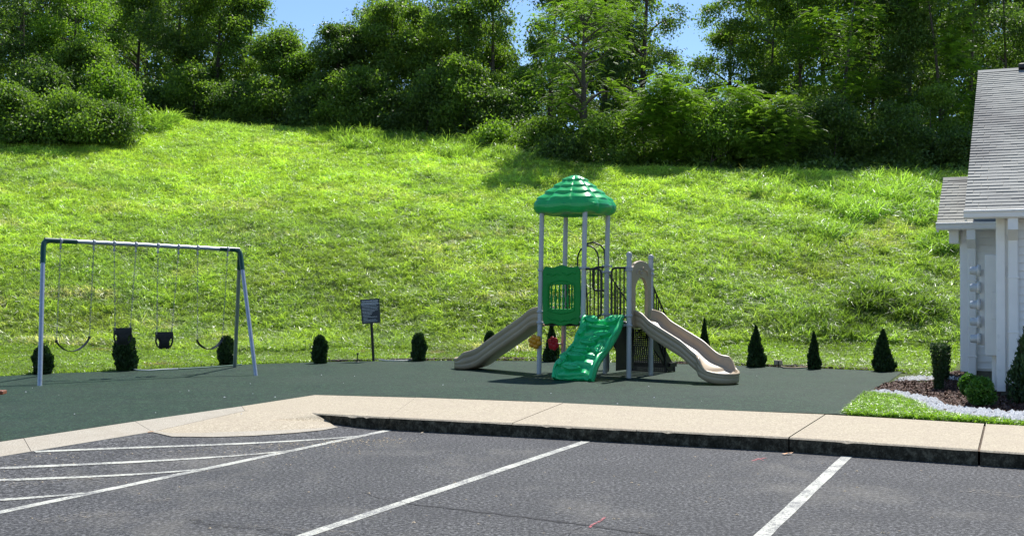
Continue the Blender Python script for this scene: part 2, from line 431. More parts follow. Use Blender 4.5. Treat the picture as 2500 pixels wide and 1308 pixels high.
# ================================================================== SIDEWALK
sw = empty('sidewalk', P(1250, 1032, .15) * 1, kind='structure')
sw.location.z = 0
near_x = [P(762, 1008, .15), P(950, 1018, .15), P(1250, 1032.5, .15), P(1553, 1048, .15), P(1925, 1067, .15), P(2390, 1097, .15), P(2900, 1130, .15)]
far_x = [P(770, 963.5, .15), P(1015, 970, .15), P(1375, 983, .15), P(1685, 997.5, .15), P(2014, 1011, .15), P(2405, 1033.5, .15), P(2950, 1057, .15)]
def gap(a, b, g):  # move a towards b
    d = (b - a); return a + d.normalized() * g
for i in range(6):
    g = .0025 if i < 4 else .011
    a, b, c, d = near_x[i], near_x[i + 1], far_x[i + 1], far_x[i]
    a, b = gap(a, b, g if i else 0), gap(b, a, g); d, c = gap(d, c, g if i else 0), gap(c, d, g)
    dz = [.0, .002, -.001, .001, .0, -.003][i]
    top = [Vector((p.x, p.y, .15 + dz)) for p in (a, b, c, d)]
    m_ = MB()
    # subdivide near edge slightly rough, bevelled lip
    n = 28; lo = []; li = []; base = []
    for k in range(n + 1):
        t = k / n; p = top[0].lerp(top[1], t); r1 = .008 + .012 * abs(pnoise(Vector((p.x * 5, p.y * 5, 0)))) + (.02 if pnoise(Vector((p.x * 9, p.y * 9, 4))) > .38 else 0)
        q = top[3].lerp(top[2], t); dn = (q - p).normalized()
        li.append(p + dn * (.012 + r1)); lo.append(p + Vector((0, 0, -.010 - r1 * .6))); base.append(p + Vector((0, 0, -.20 - dz)))
    farp = [top[3].lerp(top[2], k / n) for k in range(n + 1)]
    vs = base + lo + li + farp; q = n + 1
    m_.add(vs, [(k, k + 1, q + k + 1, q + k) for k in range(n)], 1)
    m_.add(vs, [(q + k, q + k + 1, 2 * q + k + 1, 2 * q + k) for k in range(n)], 0, True)
    m_.add(vs, [(2 * q + k, 2 * q + k + 1, 3 * q + k + 1, 3 * q + k) for k in range(n)], 0, True)
    m_.add([base[0], lo[0], li[0], farp[0], farp[0] + Vector((0, 0, -.2))], [(4, 3, 2, 1, 0)], 1)
    m_.add([base[n], lo[n], li[n], farp[n], farp[n] + Vector((0, 0, -.2))], [(0, 1, 2, 3, 4)], 1)
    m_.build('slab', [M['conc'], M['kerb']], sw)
# bottom of the joints
j_ = MB(); ear_sheet(j_, [Vector((p.x, p.y, .128)) for p in [q + VK * .06 for q in near_x] + [q - VK * .05 for q in far_x[::-1]]])
j_.build('joint_filler', M['soil'], sw)
# edge strip going left, and flush apron in front of it
st = empty('edge_strip', P(300, 1050, .15), kind='structure')
fo = [(770, 963.5), (590, 991), (330, 1028), (58, 1069), (-330, 1127)]
fi = [(762, 1008.5), (598, 1002), (372, 1053), (76, 1101), (-330, 1168)]
o_ = [P(a, b, .152) for a, b in fo]; i_ = [P(762, 1008.5, .150), P(598, 1002, .146), PL(372, 1053, .004), PL(76, 1101, .004), PL(-330, 1168, .004)]
o_[0] = far_x[0] + Vector((0, 0, .001))
for k in range(4):
    g = .004
    a, b, c, d = gap(i_[k], i_[k + 1], g if k else 0), gap(i_[k + 1], i_[k], g), gap(o_[k + 1], o_[k], g), gap(o_[k], o_[k + 1], g if k else 0)
    MB().prism([p + Vector((0, 0, -.12)) for p in (a, d, c, b)][::-1], (0, 0, .12)).build('slab', M['conc'] if k == 0 else M['concg'], st)
ap = MB(); top = [P(598, 1002.5, .150), P(700, 1001, .151), P(762, 1008.5, .150)]
low = [(378, 1052), (420, 1057), (500, 1056), (600, 1052.5), (700, 1049), (770, 1045.5), (818, 1040)]
lowp = [PL(a, b, .008) for a, b in low]
right = [P(780, 1016, .125), P(800, 1028, .06)]
pts = top + right + lowp[::-1]
cen = sum(pts, Vector()) / len(pts); cen.z = .135
ap.add(pts + [cen], [(k, len(pts), (k + 1) % len(pts)) for k in range(len(pts))][::-1], 0, True)
def flip_up(mb):
    for n_, f in enumerate(mb.f):
        a, b, c = (Vector(mb.v[i]) for i in f[:3])
        if (b - a).cross(c - a).z < 0: mb.f[n_] = tuple(reversed(f))
flip_up(ap)
apron = ap.build('kerb_ramp', M['conc'], kind='structure')
bd = MB(); lp2 = [PL(a, b, .006) for a, b in [(372, 1054), (420, 1065), (520, 1066), (620, 1063), (720, 1056), (790, 1049), (826, 1042)]]
v_ = lowp + lp2; bd.add([p + Vector((0, 0, .002)) for p in v_], [(k, k + 7, k + 8, k + 1) for k in range(6)]); flip_up(bd)
bd.build('patch_band', M['concg'], kind='structure')

# ================================================================== MARKINGS
def strip_on_lot(a, b, wd, dz, n=40, jit=.006):
    a = Vector(a); b = Vector(b); d = (b - a); d.z = 0; sd = Vector((-d.y, d.x, 0)).normalized() * wd / 2
    m_ = MB(); vs = []
    for k in range(n + 1):
        p = a.lerp(b, k / n); j = jit * pnoise(p * 7); j2 = jit * pnoise(p * 7 + Vector((9, 9, 9)))
        for s, jj in ((1, j), (-1, j2)):
            q = p + sd * s + sd.normalized() * jj; q.z = float(lot_z(q.x, q.y)) + dz; vs.append(q)
    m_.add(vs, [(2 * k, 2 * k + 1, 2 * k + 3, 2 * k + 2) for k in range(n)]); flip_up(m_); return m_
def ext(a, b, k): return b + (b - a).normalized() * k
L1a, L1b = PL(948, 1050), PL(0, 1250); L2a, L2b = PL(1431, 1077), PL(740, 1308); L3a, L3b = PL(2067, 1114), PL(1860, 1308)
mk = empty('road_markings', (0, 8, 0), kind='structure')
strip_on_lot(L1a, ext(L1a, L1b, 3), .10, .003).build('stripe', M['paint'], mk)
strip_on_lot(L2a, ext(L2a, L2b, 4), .10, .003).build('stripe', M['paint'], mk)
strip_on_lot(L3a, ext(L3a, L3b, 4), .105, .003).build('stripe', M['paint'], mk)
for a, b in [((85, 1103), (885, 1064)), ((-60, 1146), (708, 1101)), ((-120, 1176), (494, 1146)), ((-160, 1230), (208, 1204))]:
    strip_on_lot(PL(*a), PL(*b), .080, .005).build('stripe', M['paint'], mk)
def wander(pts, wd, dz, jit=.02, n=14):
    P_ = [PL(*q) for q in pts]; m_ = MB(); path = []
    for a, b in zip(P_, P_[1:]):
        for k in range(n): path.append(a.lerp(b, k / n))
    path.append(P_[-1]); vs = []
    for i, p in enumerate(path):
        d = (path[min(i + 1, len(path) - 1)] - path[max(i - 1, 0)]); d.z = 0; d.normalize(); sd = Vector((-d.y, d.x, 0))
        c = p + sd * jit * pnoise(p * 6) ; ww = wd * (.55 + .8 * abs(pnoise(p * 9 + Vector((5, 5, 5)))))
        for s in (1, -1):
            q = c + sd * s * ww / 2; q.z = float(lot_z(q.x, q.y)) + dz; vs.append(q)
    m_.add(vs, [(2 * k, 2 * k + 1, 2 * k + 3, 2 * k + 2) for k in range(len(path) - 1)]); flip_up(m_); return m_
ck = empty('asphalt_cracks', (0, 7, 0), kind='structure')
wander([(1000, 1229), (1120, 1243), (1250, 1258), (1440, 1282), (1640, 1312)], .060, .003, .03, 30).build('crack', M['crack'], ck)
wander([(470, 1265), (500, 1282), (620, 1290), (700, 1302), (760, 1325)], .10, .003, .05, 30).build('crack', M['stain'], ck)
wander([(600, 1283), (700, 1290), (860, 1302)], .10, .0045, .08, 30).build('stain', M['sand'], ck)
wander([(1385, 1310), (1395, 1296), (1420, 1285)], .012, .003).build('crack', M['crack'], ck)
wander([(880, 1200), (930, 1216), (1000, 1229)], .012, .003).build('crack', M['crack'], ck)
for q_, w_ in (([(620, 1092), (740, 1080), (880, 1072)], .30), ([(560, 1112), (660, 1106), (760, 1092)], .16), ([(20, 1180), (120, 1178), (240, 1165)], .22), ([(90, 1272), (200, 1262), (300, 1250)], .30), ([(330, 1225), (420, 1218)], .2), ([(2360, 1195), (2420, 1203), (2480, 1215)], .3), ([(300, 1108), (420, 1102), (520, 1094)], .14)):
    wander(q_, w_, .006, .10, 20).build('stain', M['sand'], ck)
sp = empty('spray_marks', (3, 10, 0), kind='structure')
wander([(1836, 1125), (1852, 1119), (1870, 1117)], .05, .003).build('mark', M['spray'], sp)
wander([(1852, 1119), (1862, 1124)], .03, .0045).build('mark', M['spray'], sp)
wander([(1437, 1288), (1478, 1262)], .03, .005).build('mark', M['spray'], sp)

# ================================================================== GRASS
def blade_tuft(name, nb, h0, h1, wd, spread, lean, segs=3, link=False, mat_=None, droop=.6, seed=0):
    r_ = np.random.default_rng(seed); V = []; Fc = []; S = []
    for b in range(nb):
        a = r_.uniform(0, 2 * np.pi); rr = spread * math.sqrt(r_.uniform()); bx, by = rr * math.cos(a), rr * math.sin(a)
        h = r_.uniform(h0, h1); az = r_.uniform(0, 2 * np.pi); ln = lean * r_.uniform(.5, 1.3)
        dx, dy = math.cos(az), math.sin(az); wx, wy = -dy * wd / 2, dx * wd / 2; tw = r_.uniform(-.8, .8)
        wx, wy = wx * math.cos(tw) - wy * math.sin(tw), wx * math.sin(tw) + wy * math.cos(tw)
        s = r_.uniform(0, 1); b0 = len(V)
        for k in range(segs + 1):
            t = k / segs; o = ln * h * t ** 1.7; z = h * (t - droop * ln * t ** 2.6)
            ww = 1 - t ** 1.6 if k else .7
            if k == segs:
                V.append((bx + dx * o, by + dy * o, z)); S.append(s)
            else:
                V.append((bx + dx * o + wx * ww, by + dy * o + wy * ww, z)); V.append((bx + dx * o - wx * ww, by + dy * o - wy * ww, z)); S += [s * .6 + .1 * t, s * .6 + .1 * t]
        for k in range(segs - 1):
            q = b0 + 2 * k; Fc.append((q, q + 1, q + 3)); Fc.append((q, q + 3, q + 2))
        q = b0 + 2 * (segs - 1); Fc.append((q, q + 1, q + 2))
    o = np_mesh(name, V, Fc, mat_ or M['grass'], link=False)
    at = o.data.attributes.new('shade', 'FLOAT', 'POINT'); at.data.foreach_set('value', np.array(S, np.float32))
    return o
def pick_collection(name, objs):
    c = bpy.data.collections.new(name)
    for o in objs: c.objects.link(o)
    return c
def scatter(name, pts, rot, scl, idx, tint, coll, **k):
    me = bpy.data.meshes.new(name); n = len(pts); me.vertices.add(n); me.vertices.foreach_set('co', np.asarray(pts, np.float32).ravel())
    for nm, ty, key, arr in (('rot', 'FLOAT_VECTOR', 'vector', rot), ('scl', 'FLOAT', 'value', scl), ('idx', 'INT', 'value', idx), ('tint', 'FLOAT_VECTOR', 'vector', tint)):
        a = me.attributes.new(nm, ty, 'POINT'); a.data.foreach_set(key, np.asarray(arr, np.int32 if ty == 'INT' else np.float32).ravel())
    o = bpy.data.objects.new(name, me); COL.objects.link(o)
    ng = bpy.data.node_groups.new(name, 'GeometryNodeTree')
    ng.interface.new_socket('Geometry', in_out='INPUT', socket_type='NodeSocketGeometry'); ng.interface.new_socket('Geometry', in_out='OUTPUT', socket_type='NodeSocketGeometry')
    gi = ng.nodes.new('NodeGroupInput'); go = ng.nodes.new('NodeGroupOutput'); ip = ng.nodes.new('GeometryNodeInstanceOnPoints')
    ci = ng.nodes.new('GeometryNodeCollectionInfo'); ci.inputs['Collection'].default_value = coll; ci.inputs['Separate Children'].default_value = True; ci.inputs['Reset Children'].default_value = True
    ip.inputs['Pick Instance'].default_value = True
    def na(nm, ty):
        q = ng.nodes.new('GeometryNodeInputNamedAttribute'); q.data_type = ty; q.inputs['Name'].default_value = nm; return q.outputs['Attribute']
    er = ng.nodes.new('FunctionNodeEulerToRotation'); L_ = ng.links.new
    L_(gi.outputs[0], ip.inputs['Points']); L_(ci.outputs[0], ip.inputs['Instance']); L_(na('idx', 'INT'), ip.inputs['Instance Index'])
    L_(na('rot', 'FLOAT_VECTOR'), er.inputs[0]); L_(er.outputs[0], ip.inputs['Rotation']); L_(na('scl', 'FLOAT'), ip.inputs['Scale'])
    L_(ip.outputs[0], go.inputs[0])
    md = o.modifiers.new('scatter', 'NODES'); md.node_group = ng
    return props(o, **k)
def inpoly(x, y, poly):
    x = np.asarray(x); y = np.asarray(y); ins = np.zeros(x.shape, bool); n = len(poly); j = n - 1
    for i in range(n):
        xi, yi, xj, yj = poly[i][0], poly[i][1], poly[j][0], poly[j][1]
        c = ((yi > y) != (yj > y)) & (x < (xj - xi) * (y - yi) / (yj - yi + 1e-12) + xi); ins ^= c; j = i
    return ins
def vnoise(x, y, s, seed=0):
    """cheap smooth value noise, -1..1"""
    r_ = np.random.default_rng(seed + 100); G = r_.uniform(-1, 1, (256, 256))
    X = x / s + 50; Y = y / s + 50; xi = np.floor(X).astype(int); yi = np.floor(Y).astype(int); fx = X - xi; fy = Y - yi
    fx = fx * fx * (3 - 2 * fx); fy = fy * fy * (3 - 2 * fy); g = lambda a, b: G[a % 256, b % 256]
    return (g(xi, yi) * (1 - fx) + g(xi + 1, yi) * fx) * (1 - fy) + (g(xi, yi + 1) * (1 - fx) + g(xi + 1, yi + 1) * fx) * fy
def scr_y(X, Y, Z):  # image row of a world point (level approximation), used only to lay out where the growth changes
    return 721 - F * (Z - CAMZ) / Y

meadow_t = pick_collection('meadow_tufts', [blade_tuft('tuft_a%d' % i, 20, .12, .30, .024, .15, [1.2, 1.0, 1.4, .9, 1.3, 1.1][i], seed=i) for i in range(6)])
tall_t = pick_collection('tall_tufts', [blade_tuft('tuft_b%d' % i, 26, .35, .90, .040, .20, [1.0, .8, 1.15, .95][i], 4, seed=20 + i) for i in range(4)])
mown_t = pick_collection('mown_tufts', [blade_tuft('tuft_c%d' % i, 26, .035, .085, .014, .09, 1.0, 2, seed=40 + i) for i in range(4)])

def slope_rot(n, amt=.35):
    return np.stack([rng.normal(0, amt, n), rng.normal(0, amt, n), rng.uniform(0, 2 * np.pi, n)], 1)
# meadow on the slope
def sample_fan(n, y0, y1, a0=-.56, a1=.52):
    Y = np.sqrt(rng.uniform(y0 ** 2, y1 ** 2, n)); X = rng.uniform(a0, a1, n) * Y; return X, Y
n = 125000; X, Y = sample_fan(n, 27.6, 60)
keep = (Y > 28.3 + .7 * vnoise(X, Y, 2.0, 3) + 1.2 * ss(3, 9, X)); X, Y = X[keep], Y[keep]; Z = hill(X, Y); n = len(X)
a_ = X / Y; px = CX + F * a_
big = vnoise(X, Y, 5, 1); mid = vnoise(X, Y, 1.8, 2); sm = vnoise(X, Y, .7, 5); st_ = vnoise(X * .5, Y, 1.2, 9)
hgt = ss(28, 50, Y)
lum = 1.10 + .16 * hgt + .04 * big + .06 * mid + .12 * sm  # tint lightened upslope, standing in for lighting angle and denser blades
base = np.stack([.325 + 0 * X, .42 + 0 * X, .10 + 0 * X], 1)
lime = np.array([.42, .545, .11]); olive = np.array([.31, .33, .12]); straw = np.array([.58, .53, .34]); cool = np.array([.23, .35, .13])
wl = ss(-.2, .8, big * .5 + hgt * .9); base = base * (1 - wl[:, None]) + lime * wl[:, None]  # lime weighted upslope, part of the light painted into the tint
wo_ = ss(.25, .8, mid) * (1 - hgt) * .5; base = base * (1 - wo_[:, None]) + olive * wo_[:, None]
wc = ss(.1, .7, vnoise(X, Y, 3, 11)) * .4; base = base * (1 - wc[:, None]) + cool * wc[:, None]
ws = ss(.3, .65, st_) * (rng.uniform(size=n) < .45) * (1 - .6 * hgt); base = base * (1 - ws[:, None]) + straw * ws[:, None]
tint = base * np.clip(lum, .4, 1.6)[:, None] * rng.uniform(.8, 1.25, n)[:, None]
scl = (.90 + .08 * mid + .20 * sm) * rng.uniform(.75, 1.3, n)
# trampled or combed direction
rot = slope_rot(n, .35); rot[:, 0] += .15 * mid + .25 * sm; rot[:, 1] += .08 * big + .22 * vnoise(X, Y, .9, 31)
scatter('meadow_grass', np.stack([X, Y, Z - .02], 1), rot, np.clip(scl, .45, 1.7), rng.integers(0, 6, n), tint, meadow_t,
        kind='stuff', label='long rough meadow grass covering the hillside', cat='grass')
# mown verge between the rubber and the meadow
n = 60000; X, Y = sample_fan(n, 20, 30.5)
ep = [(p.x, p.y) for p in EDGE]; ex = np.array([p[0] for p in ep]); ey = np.array([p[1] for p in ep])
ye = np.interp(X, ex, ey, right=22.2); ye = np.where(X > ex[-1], 21.2, ye)
house_side = (X > 7.75) & (Y < 23.5)
mul = ye + .10 + .25 * (np.abs(vnoise(X, Y, .8, 4)))
keep = (Y > mul) & (Y < 28.9 + .7 * vnoise(X, Y, 2.0, 3) + 1.2 * ss(3, 9, X)) & ~((X - 7.2 > (Y - 19.5) * .44) & (Y < 28)) ; X, Y = X[keep], Y[keep]; Z = hill(X, Y); n = len(X)
pat = vnoise(X, Y, 1.3, 8); dry = ss(.55, .85, vnoise(X, Y, .9, 12)) * (X < 3)
base = np.array([.30, .42, .07])[None] * (1 + .22 * pat)[:, None] * rng.uniform(.8, 1.2, n)[:, None]
base = base * (1 - dry[:, None] * .7) + np.array([.42, .32, .17]) * dry[:, None] * .7
scatter('mown_grass', np.stack([X, Y, Z - .005], 1), slope_rot(n, .2), rng.uniform(.7, 1.5, n) * (1 + .25 * pat), rng.integers(0, 4, n), base, mown_t,
        kind='stuff', label='short mown grass verge along the far edge of the rubber', cat='grass')
# tall coarse weed grass clumps, placed where the photo shows them
T = []
def clump(px_, py_, r_px, k, s=1.0, bright=1.0):
    T.append((px_, py_, r_px, k, s, bright))
for q in [(2115, 745, 42, 60, 1.1, .55), (2235, 765, 50, 55, 1.0, .65), (2180, 700, 90, 50, .8, .8), (1960, 790, 60, 50, .7, .75), (2070, 800, 60, 50, .7, .6),
          (2000, 560, 80, 50, .75, .9), (1930, 620, 60, 30, .7, .8), (2100, 520, 45, 70, 1.1, 1.3), (2190, 500, 50, 70, 1.15, 1.3), (2270, 530, 45, 70, 1.1, 1.25), (2150, 450, 60, 60, 1.0, 1.3), (2250, 465, 50, 60, 1.1, 1.3), (2020, 475, 60, 60, .95, 1.3), (1900, 450, 70, 50, .9, 1.2), (2040, 560, 40, 40, .9, 1.2), (2290, 600, 40, 50, 1.0, 1.1),
          (2230, 460, 110, 100, .85, 1.2), (1700, 432, 50, 45, .65, 1.0), (1640, 440, 40, 18, .6, 1.0), (345, 305, 50, 90, 1.5, 1.15), (385, 296, 32, 60, 1.2, 1.15),
          (870, 345, 50, 70, 1.0, 1.05), (960, 350, 60, 60, .95, 1.0), (1110, 365, 50, 60, .95, 1.0), (1240, 392, 45, 50, .95, 1.0), (800, 335, 30, 30, .9, 1.0), (1350, 400, 60, 60, .55, .8),
          (1420, 405, 40, 40, .5, .6), (1790, 600, 60, 25, .6, .9), (1720, 520, 90, 40, .6, 1.0), (1600, 520, 80, 30, .55, 1.0), (1560, 690, 70, 20, .55, .8),
          (440, 720, 60, 14, .5, .7), (900, 600, 70, 10, .5, .7), (1760, 780, 40, 20, .6, .7), (1660, 730, 50, 18, .55, .8), (150, 810, 40, 14, .5, .6), (650, 790, 60, 16, .5, .6),
          (2310, 425, 40, 30, .8, .9), (2290, 640, 40, 30, .7, .8), (1130, 500, 90, 30, .5, 1.1), (1180, 560, 90, 20, .5, 1.0)]: clump(*q)
tx, ty, ts, tt = [], [], [], []
Yg = np.linspace(27, 62, 500)
for px_, py_, rp, k, s, br in T:
    for _ in range(int(k * (1.9 if br >= 1 else 1.3))):
        a = rng.uniform(0, 2 * np.pi); r_ = math.sqrt(rng.uniform()) * rp * 1.25
        qx, qy = px_ + r_ * math.cos(a), py_ + r_ * math.sin(a) * .45
        Xg = (qx - CX) / F * Yg; rows = scr_y(Xg, Yg, hill(Xg, Yg)); ok = np.where(rows <= qy)[0]
        yy = Yg[ok[0]] if len(ok) else np.interp(qx, c_px, c_d) - .3
        tx.append((qx - CX) / F * yy); ty.append(yy); ts.append(s * rng.uniform(.55, 1.1)); tt.append(br)
tx, ty, ts, tt = map(np.array, (tx, ty, ts, tt)); n = len(tx)
tz = hill(tx, ty)
tb = np.array([.33, .48, .11])[None] * (tt ** .8 * rng.uniform(.8, 1.25, n))[:, None]
scatter('weed_grass', np.stack([tx, ty, tz - .03], 1), slope_rot(n, .15), ts, rng.integers(0, 4, n), tb, tall_t,
        kind='stuff', label='tall coarse weed grass in clumps on the slope', cat='grass')
# front lawn patch beside the bed
lawn_px = [(2067, 1011), (2092, 988), (2122, 962), (2180, 968), (2235, 985), (2270, 1006), (2330, 1018), (2420, 1028), (2500, 1036), (2560, 1042), (2330, 1027), (2200, 1018)]
lawn = [P(a, b, .142) for a, b in lawn_px]
bx0, bx1 = min(p.x for p in lawn), max(p.x for p in lawn); by0, by1 = min(p.y for p in lawn), max(p.y for p in lawn)
X = rng.uniform(bx0, bx1, 22000); Y = rng.uniform(by0, by1, 22000); k_ = inpoly(X, Y, lawn); X, Y = X[k_], Y[k_]; n = len(X)
scatter('lawn_grass', np.stack([X, Y, np.full(n, .140)], 1), slope_rot(n, .2), rng.uniform(.55, 1.1, n), rng.integers(0, 4, n),
        np.array([.30, .47, .06])[None] * rng.uniform(.75, 1.25, n)[:, None], mown_t, kind='stuff', label='bright short lawn patch beside the white pebble border', cat='grass')

# ================================================================== BED: mulch chips and pebbles
def chips(name, px_poly, n, mat_, kind_, z0=.15, size=.035, **k):
    poly = [P(a, b, z0) for a, b in px_poly]; m_ = MB(); ear_sheet(m_, [Vector((p.x, p.y, z0)) for p in poly])
    base_ = m_
    x0, x1 = min(p.x for p in poly), max(p.x for p in poly); y0, y1 = min(p.y for p in poly), max(p.y for p in poly)
    X = rng.uniform(x0, x1, n * 3); Y = rng.uniform(y0, y1, n * 3); q = inpoly(X, Y, poly); X, Y = X[q][:n], Y[q][:n]; n = len(X)
    if kind_ == 'chip':
        bv = np.array([(-1, -.28, 0), (1, -.2, 0), (.9, .25, .08), (-.8, .3, .05), (-1, -.25, -.2), (1, -.2, -.2)]); bf = np.array([(0, 1, 2), (0, 2, 3), (0, 4, 5), (0, 5, 1)])
    else:
        bv = np.array([(1, 0, 0), (.3, .8, 0), (-.8, .5, 0), (-.9, -.5, 0), (.3, -.9, 0), (0, 0, .75)]); bf = np.array([(0, 1, 5), (1, 2, 5), (2, 3, 5), (3, 4, 5), (4, 0, 5)])
    nb = len(bv); s = size * rng.uniform(.5, 1.3, n); az = rng.uniform(0, 2 * np.pi, n)
    V = np.repeat(bv[None], n, 0) * s[:, None, None]
    if kind_ == 'chip':
        tl = rng.normal(0, .35, n); V[:, :, 2] += V[:, :, 0] * np.tan(np.clip(tl, -.8, .8))[:, None]
    c, s_ = np.cos(az)[:, None], np.sin(az)[:, None]
    x = V[:, :, 0] * c - V[:, :, 1] * s_; y = V[:, :, 0] * s_ + V[:, :, 1] * c
    V = np.stack([x + X[:, None], y + Y[:, None], V[:, :, 2] + z0 + rng.uniform(.002, .02, n)[:, None]], -1).reshape(-1, 3)
    Fc = (bf[None] + (np.arange(n) * nb)[:, None, None]).reshape(-1, 3)
    return base_, np_mesh(name, V, Fc, mat_, tint=np.repeat(rng.beta(1.6, 2.4, n), nb), **k)
mul_px = [(2122, 958), (2160, 936), (2200, 929), (2280, 934), (2330, 905), (2345, 905), (2500, 905), (2600, 905), (2600, 1030), (2500, 1008), (2400, 1002), (2310, 992), (2280, 975), (2220, 962), (2160, 955)]
bmb, _ = chips('mulch', mul_px, 16000, M['chip'], 'chip', .150, .030, kind='stuff', label='red brown bark mulch spread in the bed by the house', cat='mulch')
bmb.build('bed_soil', M['soil'], kind='structure')
for nm, pxp, cnt, lab in [('pebbles', [(2122, 957), (2160, 953), (2222, 962), (2282, 974), (2312, 991), (2402, 1001), (2500, 1007), (2600, 1016), (2600, 1040), (2500, 1030), (2400, 1020), (2320, 1012), (2268, 1003), (2222, 978), (2170, 968)], 1050, 'white pebbles in a curving border between lawn and mulch'),
                         ('pebbles', [(2184, 931), (2200, 922), (2240, 918), (2290, 920), (2345, 921), (2345, 930), (2290, 928), (2240, 929)], 190, 'thin row of white pebbles at the back of the mulch bed')]:
    b2, _ = chips(nm, pxp, cnt, M['pebble'], 'peb', .152, .034, kind='stuff', label=lab, cat='pebbles'); b2.build('border_soil', M['soil'], kind='structure')
# narrow bark strip along the far rubber edge
strip = [(x, y - 1.5) for x, y in EDGE_PX[5:]] + [(x, y - 7 if x > 1000 else y - 5) for x, y in EDGE_PX[5:]][::-1]
b3, _ = chips('bark_strip', strip, 9000, M['chip'], 'chip', .154, .035, kind='stuff', label='narrow strip of bark chips along the far rubber edge', cat='mulch')
b3.build('edge_soil', M['soil'], kind='structure')
#%%PART2
# ================================================================== TREES
def unit(a): return a / np.maximum(np.linalg.norm(a, axis=-1, keepdims=True), 1e-9)
def leaves_at(c, out, size, r_, aspect=.5, droop=.35):
    """one folded quad per leaf. c (n,3) centres, out (n,3) outward direction"""
    n = len(c); d = unit(out * .5 + r_.normal(0, .8, (n, 3)) + np.array([0, 0, -droop])); nn = unit(np.cross(d, r_.normal(0, 1, (n, 3))))
    nn = unit(nn + np.array([0, 0, .5]) * np.sign(nn[:, 2:3] + 1e-6)); sd = unit(np.cross(d, nn)); s = size * r_.uniform(.6, 1.35, n)[:, None]
    a = c - d * s * .5; t = c + d * s * .5; l = c + sd * s * aspect * .5 + nn * s * .1 - d * s * .05; r = c - sd * s * aspect * .5 + nn * s * .1 - d * s * .05
    return np.stack([a, r, t, l], 1).reshape(-1, 3)
def fronds_at(c, out, L, r_, nl=7, lw=.045):
    n = len(c); h = unit(out * np.array([1, 1, .4]) + r_.normal(0, .45, (n, 3))); h[:, 2] = np.abs(h[:, 2]) * .5 + .05; h = unit(h)
    sd = unit(np.cross(h, np.array([0, 0, 1.0]) + r_.normal(0, .2, (n, 3)))); V = []; Ls = L * r_.uniform(.7, 1.2, n)[:, None]
    for j in range(nl):
        t = (j + 1) / nl; p = c + h * Ls * t + np.array([0, 0, -1.0]) * Ls * .45 * t * t
        ll = Ls * .30 * (1 - .45 * abs(t - .4) * 1.6)
        for sg in (1, -1):
            dd = unit(sd * sg + h * .35 + np.array([0, 0, -.25])); w_ = h * lw * .5
            V.append(np.stack([p - w_ * .3, p + dd * ll * .5 + w_, p + dd * ll, p + dd * ll * .5 - w_], 1))
    return np.concatenate(V, 0).reshape(-1, 3), 2 * nl
PROF = {'round': lambda z: np.sqrt(np.clip(1 - (2 * z - 1.02) ** 2, .02, 1)) * .95 + .08,
        'full': lambda z: np.where(z < .35, .72 + .28 * z / .35, np.sqrt(np.clip(1 - ((z - .35) / .68) ** 2, .01, 1))),
        'mound': lambda z: np.sqrt(np.clip(1 - z ** 2 * .97, .02, 1)),
        'column': lambda z: .62 + .38 * np.sin(np.pi * np.clip(z * .9 + .1, 0, 1)) - .45 * np.clip(z - .75, 0, 1) * 2,
        'cone': lambda z: np.clip(1.05 - z, .05, 1) ** .75 * np.clip(z / .22 + .45, 0, 1)}
def crown_mesh(name, seed, H, W, hb, ncl, per, ls, kind='leaf', prof='full', lobes=26, m=None, csig=.30, lr=.26, link=True, parent=None, open_=0.0):
    if kind == 'leaf' and ls <= .2: per = int(per * 1.3); ls *= .84; csig *= .86
    r_ = np.random.default_rng(seed); zf = r_.uniform(0, 1, lobes) ** .9; az = r_.uniform(0, 2 * np.pi, lobes)
    pr = PROF[prof](zf); rad = W / 2 * pr * r_.uniform(.45, .92, lobes); lrad = W * lr * r_.uniform(.6, 1.15, lobes) * (.55 + .45 * pr)
    lc = np.stack([rad * np.cos(az), rad * np.sin(az), hb + (H - hb) * zf - lrad * .5 * zf], 1)
    q = r_.integers(0, lobes, ncl); d = unit(r_.normal(0, 1, (ncl, 3)) + unit(lc[q] * np.array([1, 1, 0])) * .55 + np.array([0, 0, .75]))
    cc = lc[q] + d * (lrad[q] * r_.uniform(.72, 1.08, ncl))[:, None] * np.array([1, 1, .85])
    ct = np.clip(r_.beta(2, 2.6, lobes)[q] * .5 + r_.beta(2, 2.4, ncl) * .55, 0, 1); cc[:, 2] = np.maximum(cc[:, 2], hb * .6 + .05)
    k = np.repeat(np.arange(ncl), per); n = len(k)
    sg = csig * r_.uniform(.6, 1.4, ncl)[k][:, None]
    c = cc[k] + r_.normal(0, 1, (n, 3)) * sg * np.array([1, 1, .6]); c[:, 2] = np.maximum(c[:, 2], .04)
    if kind == 'leaf':
        V = leaves_at(c, d[k], ls, r_); ti = ct[k] * .8 + r_.uniform(-.15, .25, n); rep = 4
    else:
        V, nl = fronds_at(c, d[k], ls, r_); ti = np.tile(ct[k] * .8 + r_.uniform(-.1, .2, n), nl); rep = 4
    Fc = np.arange(len(V)).reshape(-1, 4)
    ti = np.repeat(np.clip(ti, 0, 1), rep)
    return np_mesh(name, V, Fc, m, tint=ti, link=link, parent=parent), lc, lrad
